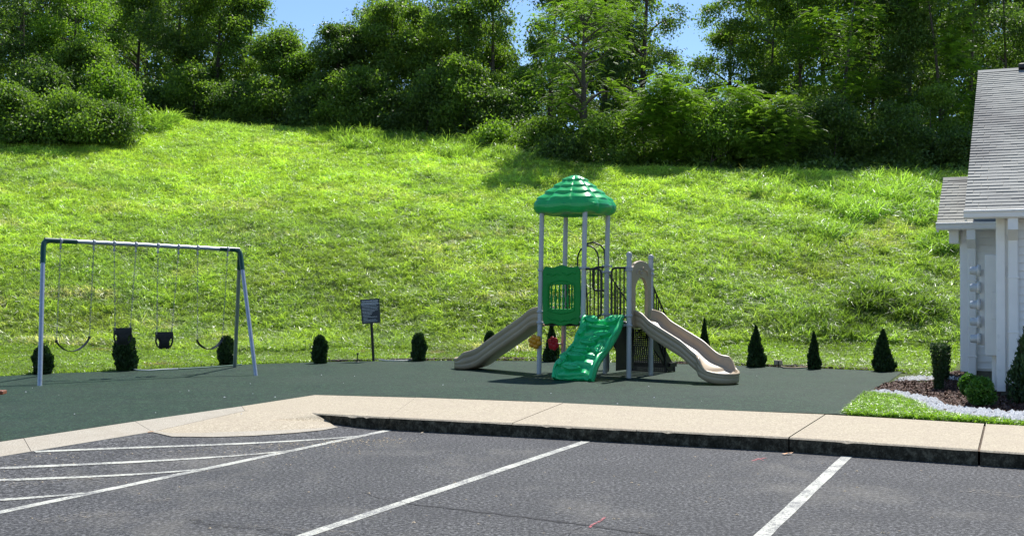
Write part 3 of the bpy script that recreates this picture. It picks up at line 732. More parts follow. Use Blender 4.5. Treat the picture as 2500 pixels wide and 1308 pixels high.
def trunk_mb(seed, H, r0, lc, nl=8, lean=.03):
    rr = random.Random(seed); m_ = MB(); pts = []; n = 9
    for k in range(n + 1):
        t = k / n; pts.append(Vector((lean * H * t * t + .10 * math.sin(3 * t + seed), .12 * math.sin(2.3 * t + seed * 2) * t, H * .9 * t - .15 * (1 - t))))
    m_.tube(pts, [r0 * (1.25 if k == 0 else 1) * (1 - .88 * k / n) for k in range(n + 1)], 8, mi=0)
    idx = list(range(len(lc))); rr.shuffle(idx)
    for i in idx[:nl]:
        e = Vector(lc[i]); hz = max(.4, min(H * .8, e.z - .45 * math.hypot(e.x, e.y) - .1)); t = min(.98, hz / (H * .9)); f = t * n; k = min(n - 1, int(f))
        s = pts[k].lerp(pts[k + 1], f - k); mid = s.lerp(e, .5) + Vector((rr.uniform(-.2, .2), rr.uniform(-.2, .2), rr.uniform(-.1, .3)))
        rb = r0 * (1 - .85 * t) * .55 + .015
        m_.tube([s, s.lerp(mid, .5) + Vector((0, 0, .05)), mid, e], [rb, rb * .8, rb * .55, rb * .2], 6)
    return m_
TREE_N = [0]; ORD = ['first', 'second', 'third', 'fourth', 'fifth', 'sixth', 'seventh', 'eighth']
def tree(name, px, d, ytop, hw, m, label, kind='leaf', prof='full', ncl=420, per=34, ls=.20, hb=.4, lobes=26, r0=.16, csig=.30, lr=.26, cat='tree', group=None, bark='bark', nl=8, lean=.02, dH=0):
    TREE_N[0] += 1; sd = TREE_N[0]
    X = (px - CX) / F * d; z = float(hill(X, d)); top = PD(px, ytop, d).z; H = max(1.0, top - z); W = 2 * hw / F * d
    o = empty(name, (X, d, z - .05), 0, label=label, cat=cat, group=group)
    _, lc, lrad = crown_mesh('foliage' if cat != 'tree' else 'crown', sd, H, W, hb, ncl, per, ls, kind, prof, lobes, M[m], csig, lr, parent=o)
    trunk_mb(sd, H, r0, lc, nl, lean).build('trunk' if cat == 'tree' else 'stem', M[bark], o, local=True)
    return o
# ---- left mass
tree('vine_covered_tree', 40, 58.5, -130, 120, 'leaf_dark', 'tall dark vine draped tree above the thicket on the crest behind the swings', ncl=620, r0=.3)
tree('vine_covered_tree', 175, 57.5, -60, 88, 'leaf_bright', 'tall tree sheathed in bright green vine beside the darker vine tree', ncl=560, prof='column', ls=.18)
tree('vine_mound', 262, 54.5, 170, 84, 'leaf_bright', 'rounded mound of bright green vine leaves at the right end of the left thicket', cat='shrub', prof='mound', ncl=460, ls=.18, hb=.1)
tree('vine_mound', 205, 56, 110, 80, 'leaf', 'tall vine heap between the vine sheathed tree and the rounded mound', cat='shrub', prof='mound', ncl=380, ls=.18, hb=.1)
tree('thicket_shrub', 95, 54, 165, 100, 'leaf_dark', 'broad dark shrub in front of the tall vine trees', cat='shrub', prof='mound', ncl=420, ls=.18, hb=.1)
tree('thicket_shrub', 165, 50.8, 235, 92, 'leaf', 'low glossy shrub at the front foot of the left thicket', cat='shrub', prof='mound', ncl=400, ls=.16, hb=.05)
tree('thicket_shrub', 15, 50.5, 215, 90, 'leaf', 'spreading shrub nearest the edge of the left thicket', cat='shrub', prof='mound', ncl=380, ls=.17, hb=.05)
tree('thicket_shrub', 75, 50.2, 280, 70, 'leaf_dark', 'small dark bush lowest in the left thicket', cat='shrub', prof='mound', ncl=260, ls=.16, hb=.05)
tree('thicket_shrub', 268, 51.3, 262, 52, 'leaf_dark', 'small dark bush below the bright vine mound', cat='shrub', prof='mound', ncl=220, ls=.15, hb=.05)
# ---- behind the brow, left
for a in [(330, 65, -50, 95, 'leaf', 'slender leafy tree just behind the bright vine mound'), (425, 64, -70, 105, 'leaf_dark', 'tall dark tree behind the clump of tall grass on the brow'),
          (520, 64, -40, 100, 'leaf', 'full green tree rising over the highest part of the brow'), (600, 65, -8, 66, 'leaf', 'narrow tree whose tip stands left of the large sky gap'),
          (668, 62, 72, 72, 'leaf', 'yellow green tree sloping down into the large sky gap'), (728, 61, 135, 56, 'leaf_locust', 'lower tree at the bottom of the large sky gap')]:
    tree('hardwood_tree', a[0], a[1], a[2], a[3], a[4], a[5], ncl=560, lobes=34, lr=.22, ls=.19, r0=.2, hb=.6)
for i, a in enumerate([(385, 61.5, 215, 46), (472, 60.5, 160, 58), (566, 60, 205, 52), (655, 59.6, 190, 62), (738, 58.8, 240, 50)]):
    tree('edge_sapling', a[0], a[1], a[2], a[3], 'leaf' if i % 2 else 'leaf_dark', '%s leafy sapling from the bright vine mound along the grassy brow' % ORD[i], group='dark saplings along the brow', ncl=230, ls=.17, r0=.06, hb=.1)
# ---- middle
for a in [(822, 60, 72, 62, 'leaf_dark', 'dark tree standing right of the large sky gap', 'full'), (872, 61, 34, 60, 'leaf_dark', 'vine topped dark tree with a flat crest next to the large sky gap', 'full'),
          (945, 60, 2, 56, 'leaf', 'tree with a pointed tip third from the large sky gap', 'column'), (1030, 60, 10, 66, 'leaf', 'pale leaved tree between two pointed trees', 'full'),
          (1105, 59, -40, 62, 'leaf', 'tall column of leaves left of the narrow sky slit', 'column'), (1195, 60, -50, 76, 'leaf', 'tall broad tree whose right side borders the narrow sky slit', 'full')]:
    tree('hardwood_tree', a[0], a[1], a[2], a[3], a[4], a[5], ncl=540, lobes=32, lr=.23, ls=.19, r0=.2, hb=.6, prof=a[6], kind='leaf')
for i, a in enumerate([(800, 58, 205, 52, 'leaf'), (878, 57.5, 165, 62, 'leaf'), (965, 57, 232, 54, 'leaf_dark'), (1042, 56.5, 178, 58, 'leaf_dark'), (1128, 56, 150, 62, 'leaf'), (1205, 55.5, 225, 60, 'leaf_dark'), (1270, 57, 165, 44, 'leaf_locust')]):
    tree('edge_sapling', a[0], a[1], a[2], a[3], a[4], '%s leafy sapling right of the large sky gap under the middle trees' % ORD[i], group='saplings under the middle trees', ncl=250, ls=.18, r0=.06, hb=.1)
# ---- centre right
tree('locust_tree', 1428, 50.5, -18, 118, 'leaf_locust', 'feathery locust tree with layered branches and bare trunk standing in front of the wood', kind='frond', prof='round', ncl=330, per=6, ls=.42, hb=2.6, lobes=34, r0=.20, csig=.28, lr=.16, nl=26, lean=.0)
tree('hardwood_tree', 1345, 61, -70, 58, 'leaf_dark', 'dark tree right of the narrow sky slit behind the feathery locust', ncl=360, ls=.19, r0=.22, hb=.6)
tree('hardwood_tree', 1565, 62, -110, 108, 'leaf_dark', 'tall dark open tree behind the right side of the feathery locust', ncl=520, ls=.18, r0=.30, hb=1.5, lobes=40, lr=.15, nl=20)
tree('hardwood_tree', 1470, 62, -60, 80, 'leaf_dark', 'dark tree hidden directly behind the feathery locust', ncl=300, ls=.19, r0=.25, hb=.6)
tree('hardwood_tree', 1655, 60, 145, 62, 'leaf_locust', 'low pale tree under the second sky gap', ncl=240, ls=.18, r0=.1)
tree('hardwood_tree', 1778, 58.5, 4, 88, 'leaf', 'rounded light green tree right of the second sky gap', ncl=560, ls=.17, r0=.2, hb=1.8, prof='round', lobes=34, lr=.2, nl=14)
for a in [(1228, 52.5, 305, 62, 'leaf_bright', 'bright low bush left of the feathery locust trunk'), (1318, 51.5, 300, 66, 'leaf', 'green bush just left of the feathery locust trunk'),
          (1480, 49.5, 285, 62, 'leaf', 'dim bush just right of the feathery locust trunk'), (1370, 49.6, 350, 50, 'leaf_dark', 'small dark bush in front of the feathery locust trunk'), (1700, 52, 262, 110, 'leaf', 'broad leafy bush filling the gap behind the middle of the sumac row'), (1840, 52, 262, 80, 'leaf_dark', 'dim bush behind the darkest sumac')]:
    tree('edge_bush', a[0], a[1], a[2], a[3], a[4], a[5], cat='shrub', kind='leaf', prof='mound', ncl=260, per=34, ls=.16, r0=.04, hb=.05)
for a in [(1570, 49.8, 232, 58, 'sumac bush with fern like leaves nearest the feathery locust trunk'), (1622, 49.4, 168, 30, 'tall narrow sumac shoot rising above the row near the feathery locust'), (1668, 49.8, 205, 60, 'rounded sumac bush, bright on top, right of the tall narrow shoot'), (1738, 49.0, 268, 56, 'lowest sumac bush in the middle of the row'),
          (1795, 50.2, 222, 60, 'sumac bush behind the lowest one, with arching tips'), (1862, 49, 262, 50, 'sumac bush with a few yellowed leaves near the dark end of the row'), (1915, 49.6, 238, 50, 'last and darkest sumac bush of the row, next to the shaded wood')]:
    tree('sumac_bush', a[0], a[1], a[2], a[3], 'leaf_bright' if a[0] in (1622, 1668, 1795) else 'leaf_locust' if a[0] < 1860 else 'leaf', a[4], cat='shrub', group='sumac bushes in front of the wood', kind='frond' if a[0] != 1738 else 'leaf', prof='full' if a[3] > 31 else 'column', ncl=int(4.2 * a[3]), per=8 if a[0] != 1738 else 34, ls=.40 if a[0] != 1738 else .17, r0=.05, hb=.2, csig=.26, lobes=12, lr=.34)
# ---- right, shaded wood
RL = ['tall shaded tree right of the rounded light green tree', 'second tall shaded tree right of the rounded light green tree', 'shaded locust tree with a bright feathery spray at mid height', 'shaded tall tree with a visible dark trunk', 'shaded tree between two dark trunks',
      'shaded tree with an arching bright branch', 'shaded tall tree just left of the house roof', 'shaded tall tree behind the peak of the house roof']
for i, (px_, d_, hw_) in enumerate([(1880, 58, 78), (1965, 56.5, 78), (2055, 53.5, 74), (2135, 57, 78), (2215, 55, 74), (2300, 53.5, 74), (2370, 55, 78), (2470, 56, 84)]):
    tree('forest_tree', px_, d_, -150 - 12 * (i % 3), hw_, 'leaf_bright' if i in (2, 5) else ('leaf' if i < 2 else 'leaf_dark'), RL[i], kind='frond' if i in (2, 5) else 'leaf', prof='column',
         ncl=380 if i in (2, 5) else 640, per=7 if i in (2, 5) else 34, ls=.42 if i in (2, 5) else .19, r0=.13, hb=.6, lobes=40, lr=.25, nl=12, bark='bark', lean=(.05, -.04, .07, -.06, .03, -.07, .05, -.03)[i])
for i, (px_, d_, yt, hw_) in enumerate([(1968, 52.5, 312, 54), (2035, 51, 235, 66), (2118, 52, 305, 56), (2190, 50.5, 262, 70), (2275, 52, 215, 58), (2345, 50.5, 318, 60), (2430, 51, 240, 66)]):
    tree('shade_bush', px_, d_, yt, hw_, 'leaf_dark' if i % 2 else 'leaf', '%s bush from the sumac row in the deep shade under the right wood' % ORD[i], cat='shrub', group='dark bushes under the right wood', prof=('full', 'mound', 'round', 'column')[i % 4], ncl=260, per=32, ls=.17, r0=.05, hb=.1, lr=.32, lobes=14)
# ---- back row: six shared shapes
protos = []
for s_ in range(5):
    H_ = 14.0; W_ = 5.6
    o = empty('wood_tree', (0, 0, 0))
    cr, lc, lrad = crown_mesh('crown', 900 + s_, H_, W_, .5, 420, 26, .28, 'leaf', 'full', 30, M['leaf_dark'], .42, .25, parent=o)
    tr = trunk_mb(900 + s_, H_, .26, lc, 10).build('trunk', M['bark'], o, local=True)
    protos.append((o, [cr, tr], H_, W_))
back = []
for px_ in list(range(-60, 540, 82)):
    back.append((px_, 72 + (px_ * 7) % 5, -70))
for px_ in (865, 940, 1020, 1100, 1160): back.append((px_, 70 + px_ % 4, 60 if px_ < 900 else -10))
for px_ in (690, 745): back.append((px_, 74, 190))
for px_ in (1262, 1300): back.append((px_, 73, 165))
for px_ in (1415, 1470, 1530): back.append((px_, 71, -60))
for px_ in (1640, 1715): back.append((px_, 72, 215))
for px_ in range(1870, 2640, 74): back.append((px_, 70 + px_ % 5, -170))
used = set()
for i, (px_, d_, yt) in enumerate(back):
    pi_ = i % 5; o, ch, H_, W_ = protos[pi_]
    if pi_ in used:
        n_ = o.copy(); COL.objects.link(n_)
        for c in ch:
            q = c.copy(); COL.objects.link(q); q.parent = n_
        o = n_
    used.add(pi_)
    X = (px_ - CX) / F * d_; z = float(hill(X, d_)); H = PD(px_, yt, d_).z - z; s_ = H / H_
    o.location = (X, d_, z - .1); o.scale = (max(.45, min(1, s_ * 1.1)),) * 2 + (s_,); o.rotation_euler = (0, 0, i * 1.7)
    props(o, 'dark tree deep in the wood behind the front row', 'tree', 'trees deep in the wood')
# ---- undergrowth mass under the wood
r_ = np.random.default_rng(55); ncl = 4600
a_ = r_.uniform(-.50, .50, ncl); px_ = CX + F * a_; dc_ = np.interp(px_, c_px, c_d); dd = dc_ + r_.uniform(1.2, 9, ncl); X = a_ * dd
zz = hill(X, dd) + r_.uniform(.05, 1.0, ncl) * (.6 + 1.6 * ss(1, 7, dd - dc_)) * (.7 + .5 * vnoise(X, dd, 1.5, 21))
k_ = np.repeat(np.arange(ncl), 26); c_ = np.stack([X, dd, zz], 1)[k_] + r_.normal(0, .25, (len(k_), 3)) * np.array([1, 1, .7])
V = leaves_at(c_, np.tile([0, -.6, .4], (len(k_), 1)), .19, r_)
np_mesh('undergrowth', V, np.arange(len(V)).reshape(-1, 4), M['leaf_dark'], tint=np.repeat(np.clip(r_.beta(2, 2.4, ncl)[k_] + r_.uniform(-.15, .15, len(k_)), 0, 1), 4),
        kind='stuff', label='dark leafy undergrowth filling the foot of the wood', cat='undergrowth')

# ================================================================== SMALL SHRUBS
def arborvitae(px, yb, yt, wpx, prof, label, seed, group='evergreen shrubs along the rubber'):
    p = P(px, yb, .15); H = (yb - yt) * p.y / F; W = wpx * .90 * p.y / F; r_ = np.random.default_rng(seed)
    o = empty('arborvitae', (p.x, p.y + W * .35, .14), 0, label=label, cat='shrub', group=group)
    n = 5200; z = r_.uniform(.02, 1, n) ** 1.05
    if prof == 'cone': rr = (1.02 - z) ** .8 * np.clip(.72 + z * 2.0, 0, 1)
    elif prof == 'spire': rr = np.clip(1.03 - z, 0, 1) ** 1.1
    else: rr = np.sqrt(np.clip(1 - (np.abs(z - .42) / .60) ** 2.4, .0, 1))
    az = r_.uniform(0, 2 * np.pi, n); lump = 1 + .20 * np.sin(az * 3 + z * (6 + seed % 5) + seed) + .13 * np.sin(az * (5 + seed % 4) - z * 17 + seed)
    rad = W / 2 * rr * lump * np.sqrt(r_.uniform(.35, 1.05, n))
    c = np.stack([rad * np.cos(az), rad * np.sin(az), H * z * (1 + .03 * np.sin(az * 5))], 1)
    d = unit(np.stack([np.cos(az) * .5, np.sin(az) * .5, np.full(n, .9)], 1) + r_.normal(0, .35, (n, 3)))
    nn = unit(np.cross(d, r_.normal(0, 1, (n, 3)))); sd = np.cross(d, nn); s = (.075 * r_.uniform(.6, 1.3, n))[:, None] * (.6 + .5 * rr[:, None])
    V = np.stack([c - d * s * .5, c + sd * s * .28, c + d * s * .6, c - sd * s * .28], 1).reshape(-1, 3)
    np_mesh('foliage', V, np.arange(len(V)).reshape(-1, 4), M['arb'], tint=np.repeat(r_.beta(2, 2.5, n), 4), parent=o)
    MB().tube([(0, 0, -.02), (0.01, 0, H * .5), (0, 0, H * .85)], [.025, .018, .006], 7).build('stem', M['bark'], o, local=True)
for i, a in enumerate([(98, 913, 846, 44, 'oval', 'dark oval evergreen shrub behind the single front leg of the swing frame'), (300, 905, 815, 52, 'oval', 'wide evergreen shrub under the first bucket swing'),
                       (549, 892, 822, 35, 'oval', 'oval evergreen shrub beside the rear leg of the swing frame'), (779, 887, 820, 34, 'oval', 'oval evergreen shrub between the swing frame and the rules sign'),
                       (1022, 881, 815, 34, 'oval', 'oval evergreen shrub between the rules sign and the brown slide'), (1195, 880, 810, 30, 'oval', 'evergreen shrub half hidden behind the brown slide'),
                       (1347, 883, 792, 44, 'cone', 'evergreen shrub seen between the tower posts below the green panel'), (1722, 888, 780, 42, 'spire', 'thin pointed evergreen shrub behind the tan slide'),
                       (1849, 896, 797, 52, 'cone', 'cone shaped evergreen shrub right of the tan slide'), (1990, 901, 812, 36, 'cone', 'narrow evergreen shrub second from the tan slide'),
                       (2162, 907, 806, 60, 'cone', 'widest cone shaped evergreen shrub at the corner of the rubber')]):
    arborvitae(*a, seed=300 + i)
def leafy_bush(name, px, yb, yt, wpx, prof, label, seed, n=3600, ls=.045, m='box', z0=.16, up=0., cat='shrub', dy=.25):
    p = P(px, yb, z0); H = (yb - yt) * p.y / F; W = wpx * p.y / F; r_ = np.random.default_rng(seed)
    o = empty(name, (p.x, p.y + dy * W, z0 - .02), 0, label=label, cat=cat)
    z = r_.uniform(0, 1, n)
    rr = {'ball': np.sqrt(np.clip(1 - (2 * z - .95) ** 2 * .9, .03, 1)), 'vase': .35 + .65 * z ** .8, 'up': np.clip(.5 + .6 * np.sin(np.pi * (z * .75 + .1)), 0, 1) * np.clip(1.15 - z, .15, 1)}[prof]
    az = r_.uniform(0, 2 * np.pi, n); rad = W / 2 * rr * np.sqrt(r_.uniform(.3, 1.05, n)) * (1 + .15 * np.sin(3 * az + 7 * z + seed) + (.30 if prof == 'up' else .08) * np.sin(8 * az + (5 * z if prof == 'up' else 0)))
    c = np.stack([rad * np.cos(az), rad * np.sin(az), H * z], 1) + r_.normal(0, .012, (n, 3)); c[:, 2] = np.maximum(c[:, 2], .03)
    out = np.stack([np.cos(az), np.sin(az), np.full(n, .3 + up)], 1)
    V = leaves_at(c, out, ls, r_, .5, -.2 - up)
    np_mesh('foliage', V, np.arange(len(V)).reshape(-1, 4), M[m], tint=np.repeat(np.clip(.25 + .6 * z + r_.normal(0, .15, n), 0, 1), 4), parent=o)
    st_ = MB()
    for k in range(9):
        a = k * 2.4; st_.tube([(0.02 * math.cos(a), .02 * math.sin(a), 0), (W * .12 * math.cos(a), W * .12 * math.sin(a), H * .45), (W * .32 * math.cos(a), W * .32 * math.sin(a), H * .85)], [.012, .009, .003], 5)
    st_.build('stem', M['bark'], o, local=True)
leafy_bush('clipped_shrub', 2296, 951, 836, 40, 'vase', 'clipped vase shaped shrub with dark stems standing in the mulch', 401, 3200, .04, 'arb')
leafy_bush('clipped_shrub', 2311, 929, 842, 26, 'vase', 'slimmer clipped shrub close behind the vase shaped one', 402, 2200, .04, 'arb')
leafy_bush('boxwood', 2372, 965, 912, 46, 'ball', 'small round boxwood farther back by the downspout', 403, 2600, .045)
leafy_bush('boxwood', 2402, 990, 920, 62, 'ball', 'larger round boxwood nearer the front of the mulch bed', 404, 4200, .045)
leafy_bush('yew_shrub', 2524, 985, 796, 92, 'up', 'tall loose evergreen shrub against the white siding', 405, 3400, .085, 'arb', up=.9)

# ================================================================== PLAY STRUCTURE
Z0 = .15
FL = Vector((.51, 21.30, 0)); E1 = Vector((.77, -.48, 0)); E2 = Vector((.48, .77, 0))
FM, BL, BR, P1 = FL + E1, FL + E2, FL + E1 + E2, FL + E1 * 2 + Vector((.03, .02, 0)); P2 = P1 + E2
e1, e2 = E1.normalized(), E2.normalized(); UP = Vector((0, 0, 1)); SIDE = E1.length
ps = empty('play_structure', ((FL + P2) / 2).to_tuple()[:2] + (Z0,), 0, label='play structure with green roof, two tan slides and a leaf climber on the rubber', cat='play structure')
DECK = 1.15
TILT = Vector((.014, 0, 0))  # the tower leans slightly
def post(b, ztop, lean, rad=.045, cap=False):
    m_ = MB(); top = b + lean * (ztop - Z0)
    pts = [b + UP * (Z0 - .02), b + UP * ztop + lean * (ztop - Z0)]
    m_.tube(pts, rad, 18)
    o = m_.build('post', M['post'], ps)
    if cap:
        MB().lathe([(.052, 0), (.053, .03), (.047, .055), (.03, .078), (.0, .088)], b + UP * ztop, 18).build('cap', M['clamp'], o)
    return o
posts = {}
for nm, b, zt, ln, cp in (('FL', FL, 3.18, TILT, 0), ('FM', FM, 3.18, TILT, 0), ('BL', BL, 3.18, TILT, 0), ('BR', BR, 3.18, TILT, 0), ('P1', P1, 2.30, Vector(), 1), ('P2', P2, 2.28, Vector(), 1)):
    posts[nm] = (post(b, zt, ln, cap=bool(cp)), b, ln)
def collar(nm, z, dirs):
    o, b, ln = posts[nm]; c = b + ln * (z - Z0) + UP * z; m_ = MB()
    m_.lathe([(.047, -.024), (.060, -.020), (.062, 0), (.060, .020), (.047, .024)], c, 18)
    for d in dirs:
        m_.tube([c + d * .05, c + d * .10], .016, 8); m_.box(c + d * .095, (.03, .03, .045))
    m_.build('collar', M['clamp'], o)
for nm, zs, dirs in (('FL', (2.07, 1.10, 1.30), [e1]), ('FM', (2.10, 1.22, 1.12), [e1, -e1]), ('BL', (2.1, 1.15), [e1]), ('BR', (2.16, 2.05, 1.25, 1.15), [e1, -e1]), ('P1', (2.10, 2.06, 1.25, 1.08), [e2, -e1]), ('P2', (2.08, 2.0, 1.15), [-e2, e2])):
    for z in zs: collar(nm, z, dirs)
# decks
for a, nm in ((FL, 'deck'), (FM, 'deck')):
    m_ = MB(); c = a + (E1 + E2) / 2 + UP * (DECK - .03); rot = Matrix.Rotation(math.atan2(E1.y, E1.x), 3, 'Z')
    m_.bbox(c, (SIDE - .06, SIDE - .06, .045), .01, rot)
    for k in range(5): m_.box(c + rot @ Vector((0, -SIDE / 2 + .12 + k * .165, -.05)), (SIDE - .10, .03, .055), rot)
    m_.build(nm, M['black'], ps)
# --- roof
def roof():
    m_ = MB(); c0 = FL + (E1 + E2) / 2 + TILT * 3; ax, ay = e1, e2; NA, NP = 144, 84
    half = SIDE / 2 + .21; vs = []; rings = 4.0
    # silhouette: fraction of the half width against height
    PR = np.array([(.10, 3.845), (.20, 3.80), (.34, 3.725), (.48, 3.64), (.62, 3.56), (.75, 3.48), (.86, 3.41), (.94, 3.345), (.985, 3.28), (.985, 3.215), (.94, 3.155), (.87, 3.115), (.80, 3.11)])
    L_ = np.concatenate([[0], np.cumsum(np.hypot(np.diff(PR[:, 0] * half), np.diff(PR[:, 1])))]); top_end = L_[7]
    for i in range(NP + 1):
        l = L_[-1] * i / NP; r = float(np.interp(l, L_, PR[:, 0])); z = float(np.interp(l, L_, PR[:, 1])); tt = min(1, l / top_end)
        q = tt * (rings + .12); fr = q - math.floor(q); onroof = l < top_end * .96
        bul = (.032 * fr ** 1.1 * (1 - ss(.84, 1.0, fr))) if onroof else .012
        for k in range(NA):
            th = 2 * math.pi * k / NA; cs, sn = math.cos(th), math.sin(th)
            n_ = 4.2; sq = (abs(cs) ** n_ + abs(sn) ** n_) ** (-1 / n_)
            lob = abs(math.sin(th * 4 + math.pi / 2)) ** .55      # eight columns, seams on the side middles and beside the corners
            col = (lob - .8) * (.050 * (.25 + .75 * tt) if onroof else .022)
            rr = half * r * sq * (1 + col) + bul * lob
            zz = z + bul * .75 * lob + .008 * math.sin(th * 11 + 2) * (1 if onroof else .3) * tt + (.014 * math.sin(th * 8) if l > L_[8] else 0)
            vs.append(c0 + ax * rr * cs + ay * rr * sn + UP * zz)
    zr = 3.12; zp = 3.85
    fs = []
    for i in range(NP):
        for k in range(NA):
            j = (k + 1) % NA; fs.append((i * NA + k, i * NA + NA + k, i * NA + NA + j, i * NA + j))
    b = len(vs); vs.append(c0 + UP * (zp + .006)); fs += [(b, k, (k + 1) % NA) for k in range(NA)]
    # underside rising inside
    l0 = NP * NA; vs2 = [];
    for k in range(NA):
        p = vs[l0 + k]; q = c0 + (Vector((p.x, p.y, 0)) - Vector((c0.x, c0.y, 0))) * .80; vs2.append(Vector((q.x, q.y, zr - .02)))
    s2 = len(vs); vs += vs2; fs += [(l0 + k, s2 + k, s2 + (k + 1) % NA, l0 + (k + 1) % NA) for k in range(NA)]
    s3 = len(vs); vs.append(c0 + UP * (zr + .30)); fs += [(s2 + k, s3, s2 + (k + 1) % NA) for k in range(NA)]
    m_.add(vs, fs, 0, True); return m_.build('roof', M['green_roof'], ps)
roof()
# --- ring plate helper: outline with hole, in plane (o, ux, uz, normal)
def ring_plate(name, o, ux, nrm, outer, inner, th, m, parent, bev=.012):
    """outer and inner: lists of (u, z) with equal count"""
    m_ = MB(); n = len(outer); hn = nrm * th / 2
    def pt(q, s): return o + ux * q[0] + UP * q[1] + s
    co = (sum(q[0] for q in outer) / n, sum(q[1] for q in outer) / n)
    def ins(q, k):
        d = Vector((q[0] - co[0], q[1] - co[1])); L_ = d.length; d = d * (1 - k / L_); return (co[0] + d.x, co[1] + d.y)
    oi = [ins(q, bev) for q in outer]; io = [ins(q, -bev * .7) for q in inner]
    loops = [[pt(q, hn) for q in io], [pt(q, hn) for q in oi], [pt(q, hn * .4) for q in outer], [pt(q, -hn * .4) for q in outer], [pt(q, -hn) for q in oi], [pt(q, -hn) for q in io], [pt(q, -hn * .4) for q in inner], [pt(q, hn * .4) for q in inner]]
    vs = [v for l in loops for v in l]; K = len(loops)
    for a in range(K):
        b = (a + 1) % K
        m_.add([], [], 0)
    fs = []
    for a in range(K):
        b = (a + 1) % K
        for k in range(n):
            j = (k + 1) % n; fs.append((a * n + k, a * n + j, b * n + j, b * n + k))
    m_.add(vs, fs, 0, False); return m_.build(name, m, parent)
def rect_loop(u0, u1, z0, z1, n, r=.05, wav=0.0, wn=3):
    """rounded rectangle sampled by angle from its centre, n points"""
    cu, cz = (u0 + u1) / 2, (z0 + z1) / 2; hu, hz = (u1 - u0) / 2, (z1 - z0) / 2; out = []
    for k in range(n):
        th = 2 * math.pi * (k + .5) / n; e = 9
        c, s = math.cos(th), math.sin(th)
        # map angle to superellipse with the aspect
        q = (abs(c) ** e + abs(s) ** e) ** (-1 / e); u, z = hu * c * q, hz * s * q
        if wav:
            if abs(s) > abs(c): z += wav * math.cos(u / hu * math.pi * wn) * (1 if s > 0 else -1)
            else: u += wav * .25 * math.cos(z / hz * math.pi * 2) * (1 if c > 0 else -1)
        out.append((cu + u, cz + z))
    return out
fn = Vector((e1.y, -e1.x, 0)); fn = fn if fn.y < 0 else -fn   # outward normal of the front side
NPT = 96
gp = ring_plate('panel', FL + TILT * 1.3 - fn * 0, e1, fn, rect_loop(.055, SIDE - .055, 1.065, 2.14, NPT, wav=.022, wn=2), rect_loop(.20, SIDE - .20, 1.36, 1.80, NPT), .05, M['green_panel'], ps)
def mould(path, r, nm='moulding', m='green_panel', parent=None):
    MB().tube(path, r, 8).build(nm, M[m], parent or gp)
po = FL + TILT * 1.3 + fn * .026
def pp(u, z, d=0): return po + e1 * u + UP * z + fn * d
fr_ = [pp(u, z) for u, z in [(.175, 1.33), (.175, 1.81), (.32, 1.862), (SIDE / 2, 1.88), (SIDE - .32, 1.862), (SIDE - .175, 1.81), (SIDE - .175, 1.33), (SIDE - .32, 1.29), (SIDE / 2, 1.275), (.32, 1.29), (.175, 1.33)]]
mould(fr_, .013)
mould([pp(.15 + .03 * k, 1.985 + .018 * math.sin(k * 1.1)) for k in range(10)], .012)
mould([pp(.48 + .03 * k, 2.0 + .022 * math.cos(k * .9)) for k in range(10)], .012)
mould([pp(.16 + .06 * k, 1.19 - .05 * math.sin(k / 10 * math.pi) + .01 * math.cos(k * 2)) for k in range(11)], .012)
MB().lathe([(.0, .004), (.018, .004), (.02, 0)], pp(SIDE - .12, 2.045, 0), 12, rot=Matrix.Rotation(0, 3, 'Z')).build('bolt_hole', M['black'], gp)
for k in range(6):
    u = .24 + k * (SIDE - .48) / 5; c = FL + TILT * 1.3 + e1 * u
    pr = [(.016, 1.345), (.016, 1.40), (.026, 1.41), (.026, 1.425), (.014, 1.44), (.026, 1.50), (.030, 1.54), (.018, 1.60), (.012, 1.64), (.018, 1.69), (.026, 1.70), (.026, 1.715), (.015, 1.73), (.016, 1.80)]
    MB().lathe(pr, c, 10).build('baluster', M['green_panel'], gp)
# --- tan arch panel on the right side
def arch_loop(u0, u1, z0, z1, n, top):
    cu = (u0 + u1) / 2; hu = (u1 - u0) / 2; cz = (z0 + z1) / 2; out = []
    for k in range(n):
        th = 2 * math.pi * (k + .5) / n; c, s = math.cos(th), math.sin(th); e = 9; q = (abs(c) ** e + abs(s) ** e) ** (-1 / e); u, z = hu * c * q, (z1 - z0) / 2 * s * q
        if s > 0:
            lim = 1 - abs(u / hu) ** 2 if top == 'arch' else 1; zc = (z1 - z0) / 2
            if top == 'arch': z = min(z, zc - hu * (1 - math.sqrt(max(0, lim))) * 1.0)
            else: z = min(z, zc - .11 * abs(u / hu) ** 2.2 - (.03 if abs(u / hu) > .75 else 0))
        out.append((cu + u, cz + z))
    return out
tp_ = ring_plate('panel', P1, e2, e1, arch_loop(.05, SIDE - .05, 1.02, 2.24, NPT, 'bow'), arch_loop(.21, SIDE - .21, 1.13, 1.93, NPT, 'arch'), .06, M['tan'], ps)
for a in ([(.22, 2.0), (.30, 2.07), (.40, 2.05), (.44, 2.08)], [(.46, 2.06), (.50, 2.12), (.55, 2.05)], [(.56, 2.07), (.66, 2.06), (.72, 1.96)], [(.36, 2.02), (.43, 2.0), (.48, 2.03)]):
    MB().tube([P1 + e2 * u + UP * z + e1 * .032 for u, z in a], [.008] + [.016] * (len(a) - 2) + [.006], 8).build('moulding', M['tan'], tp_)
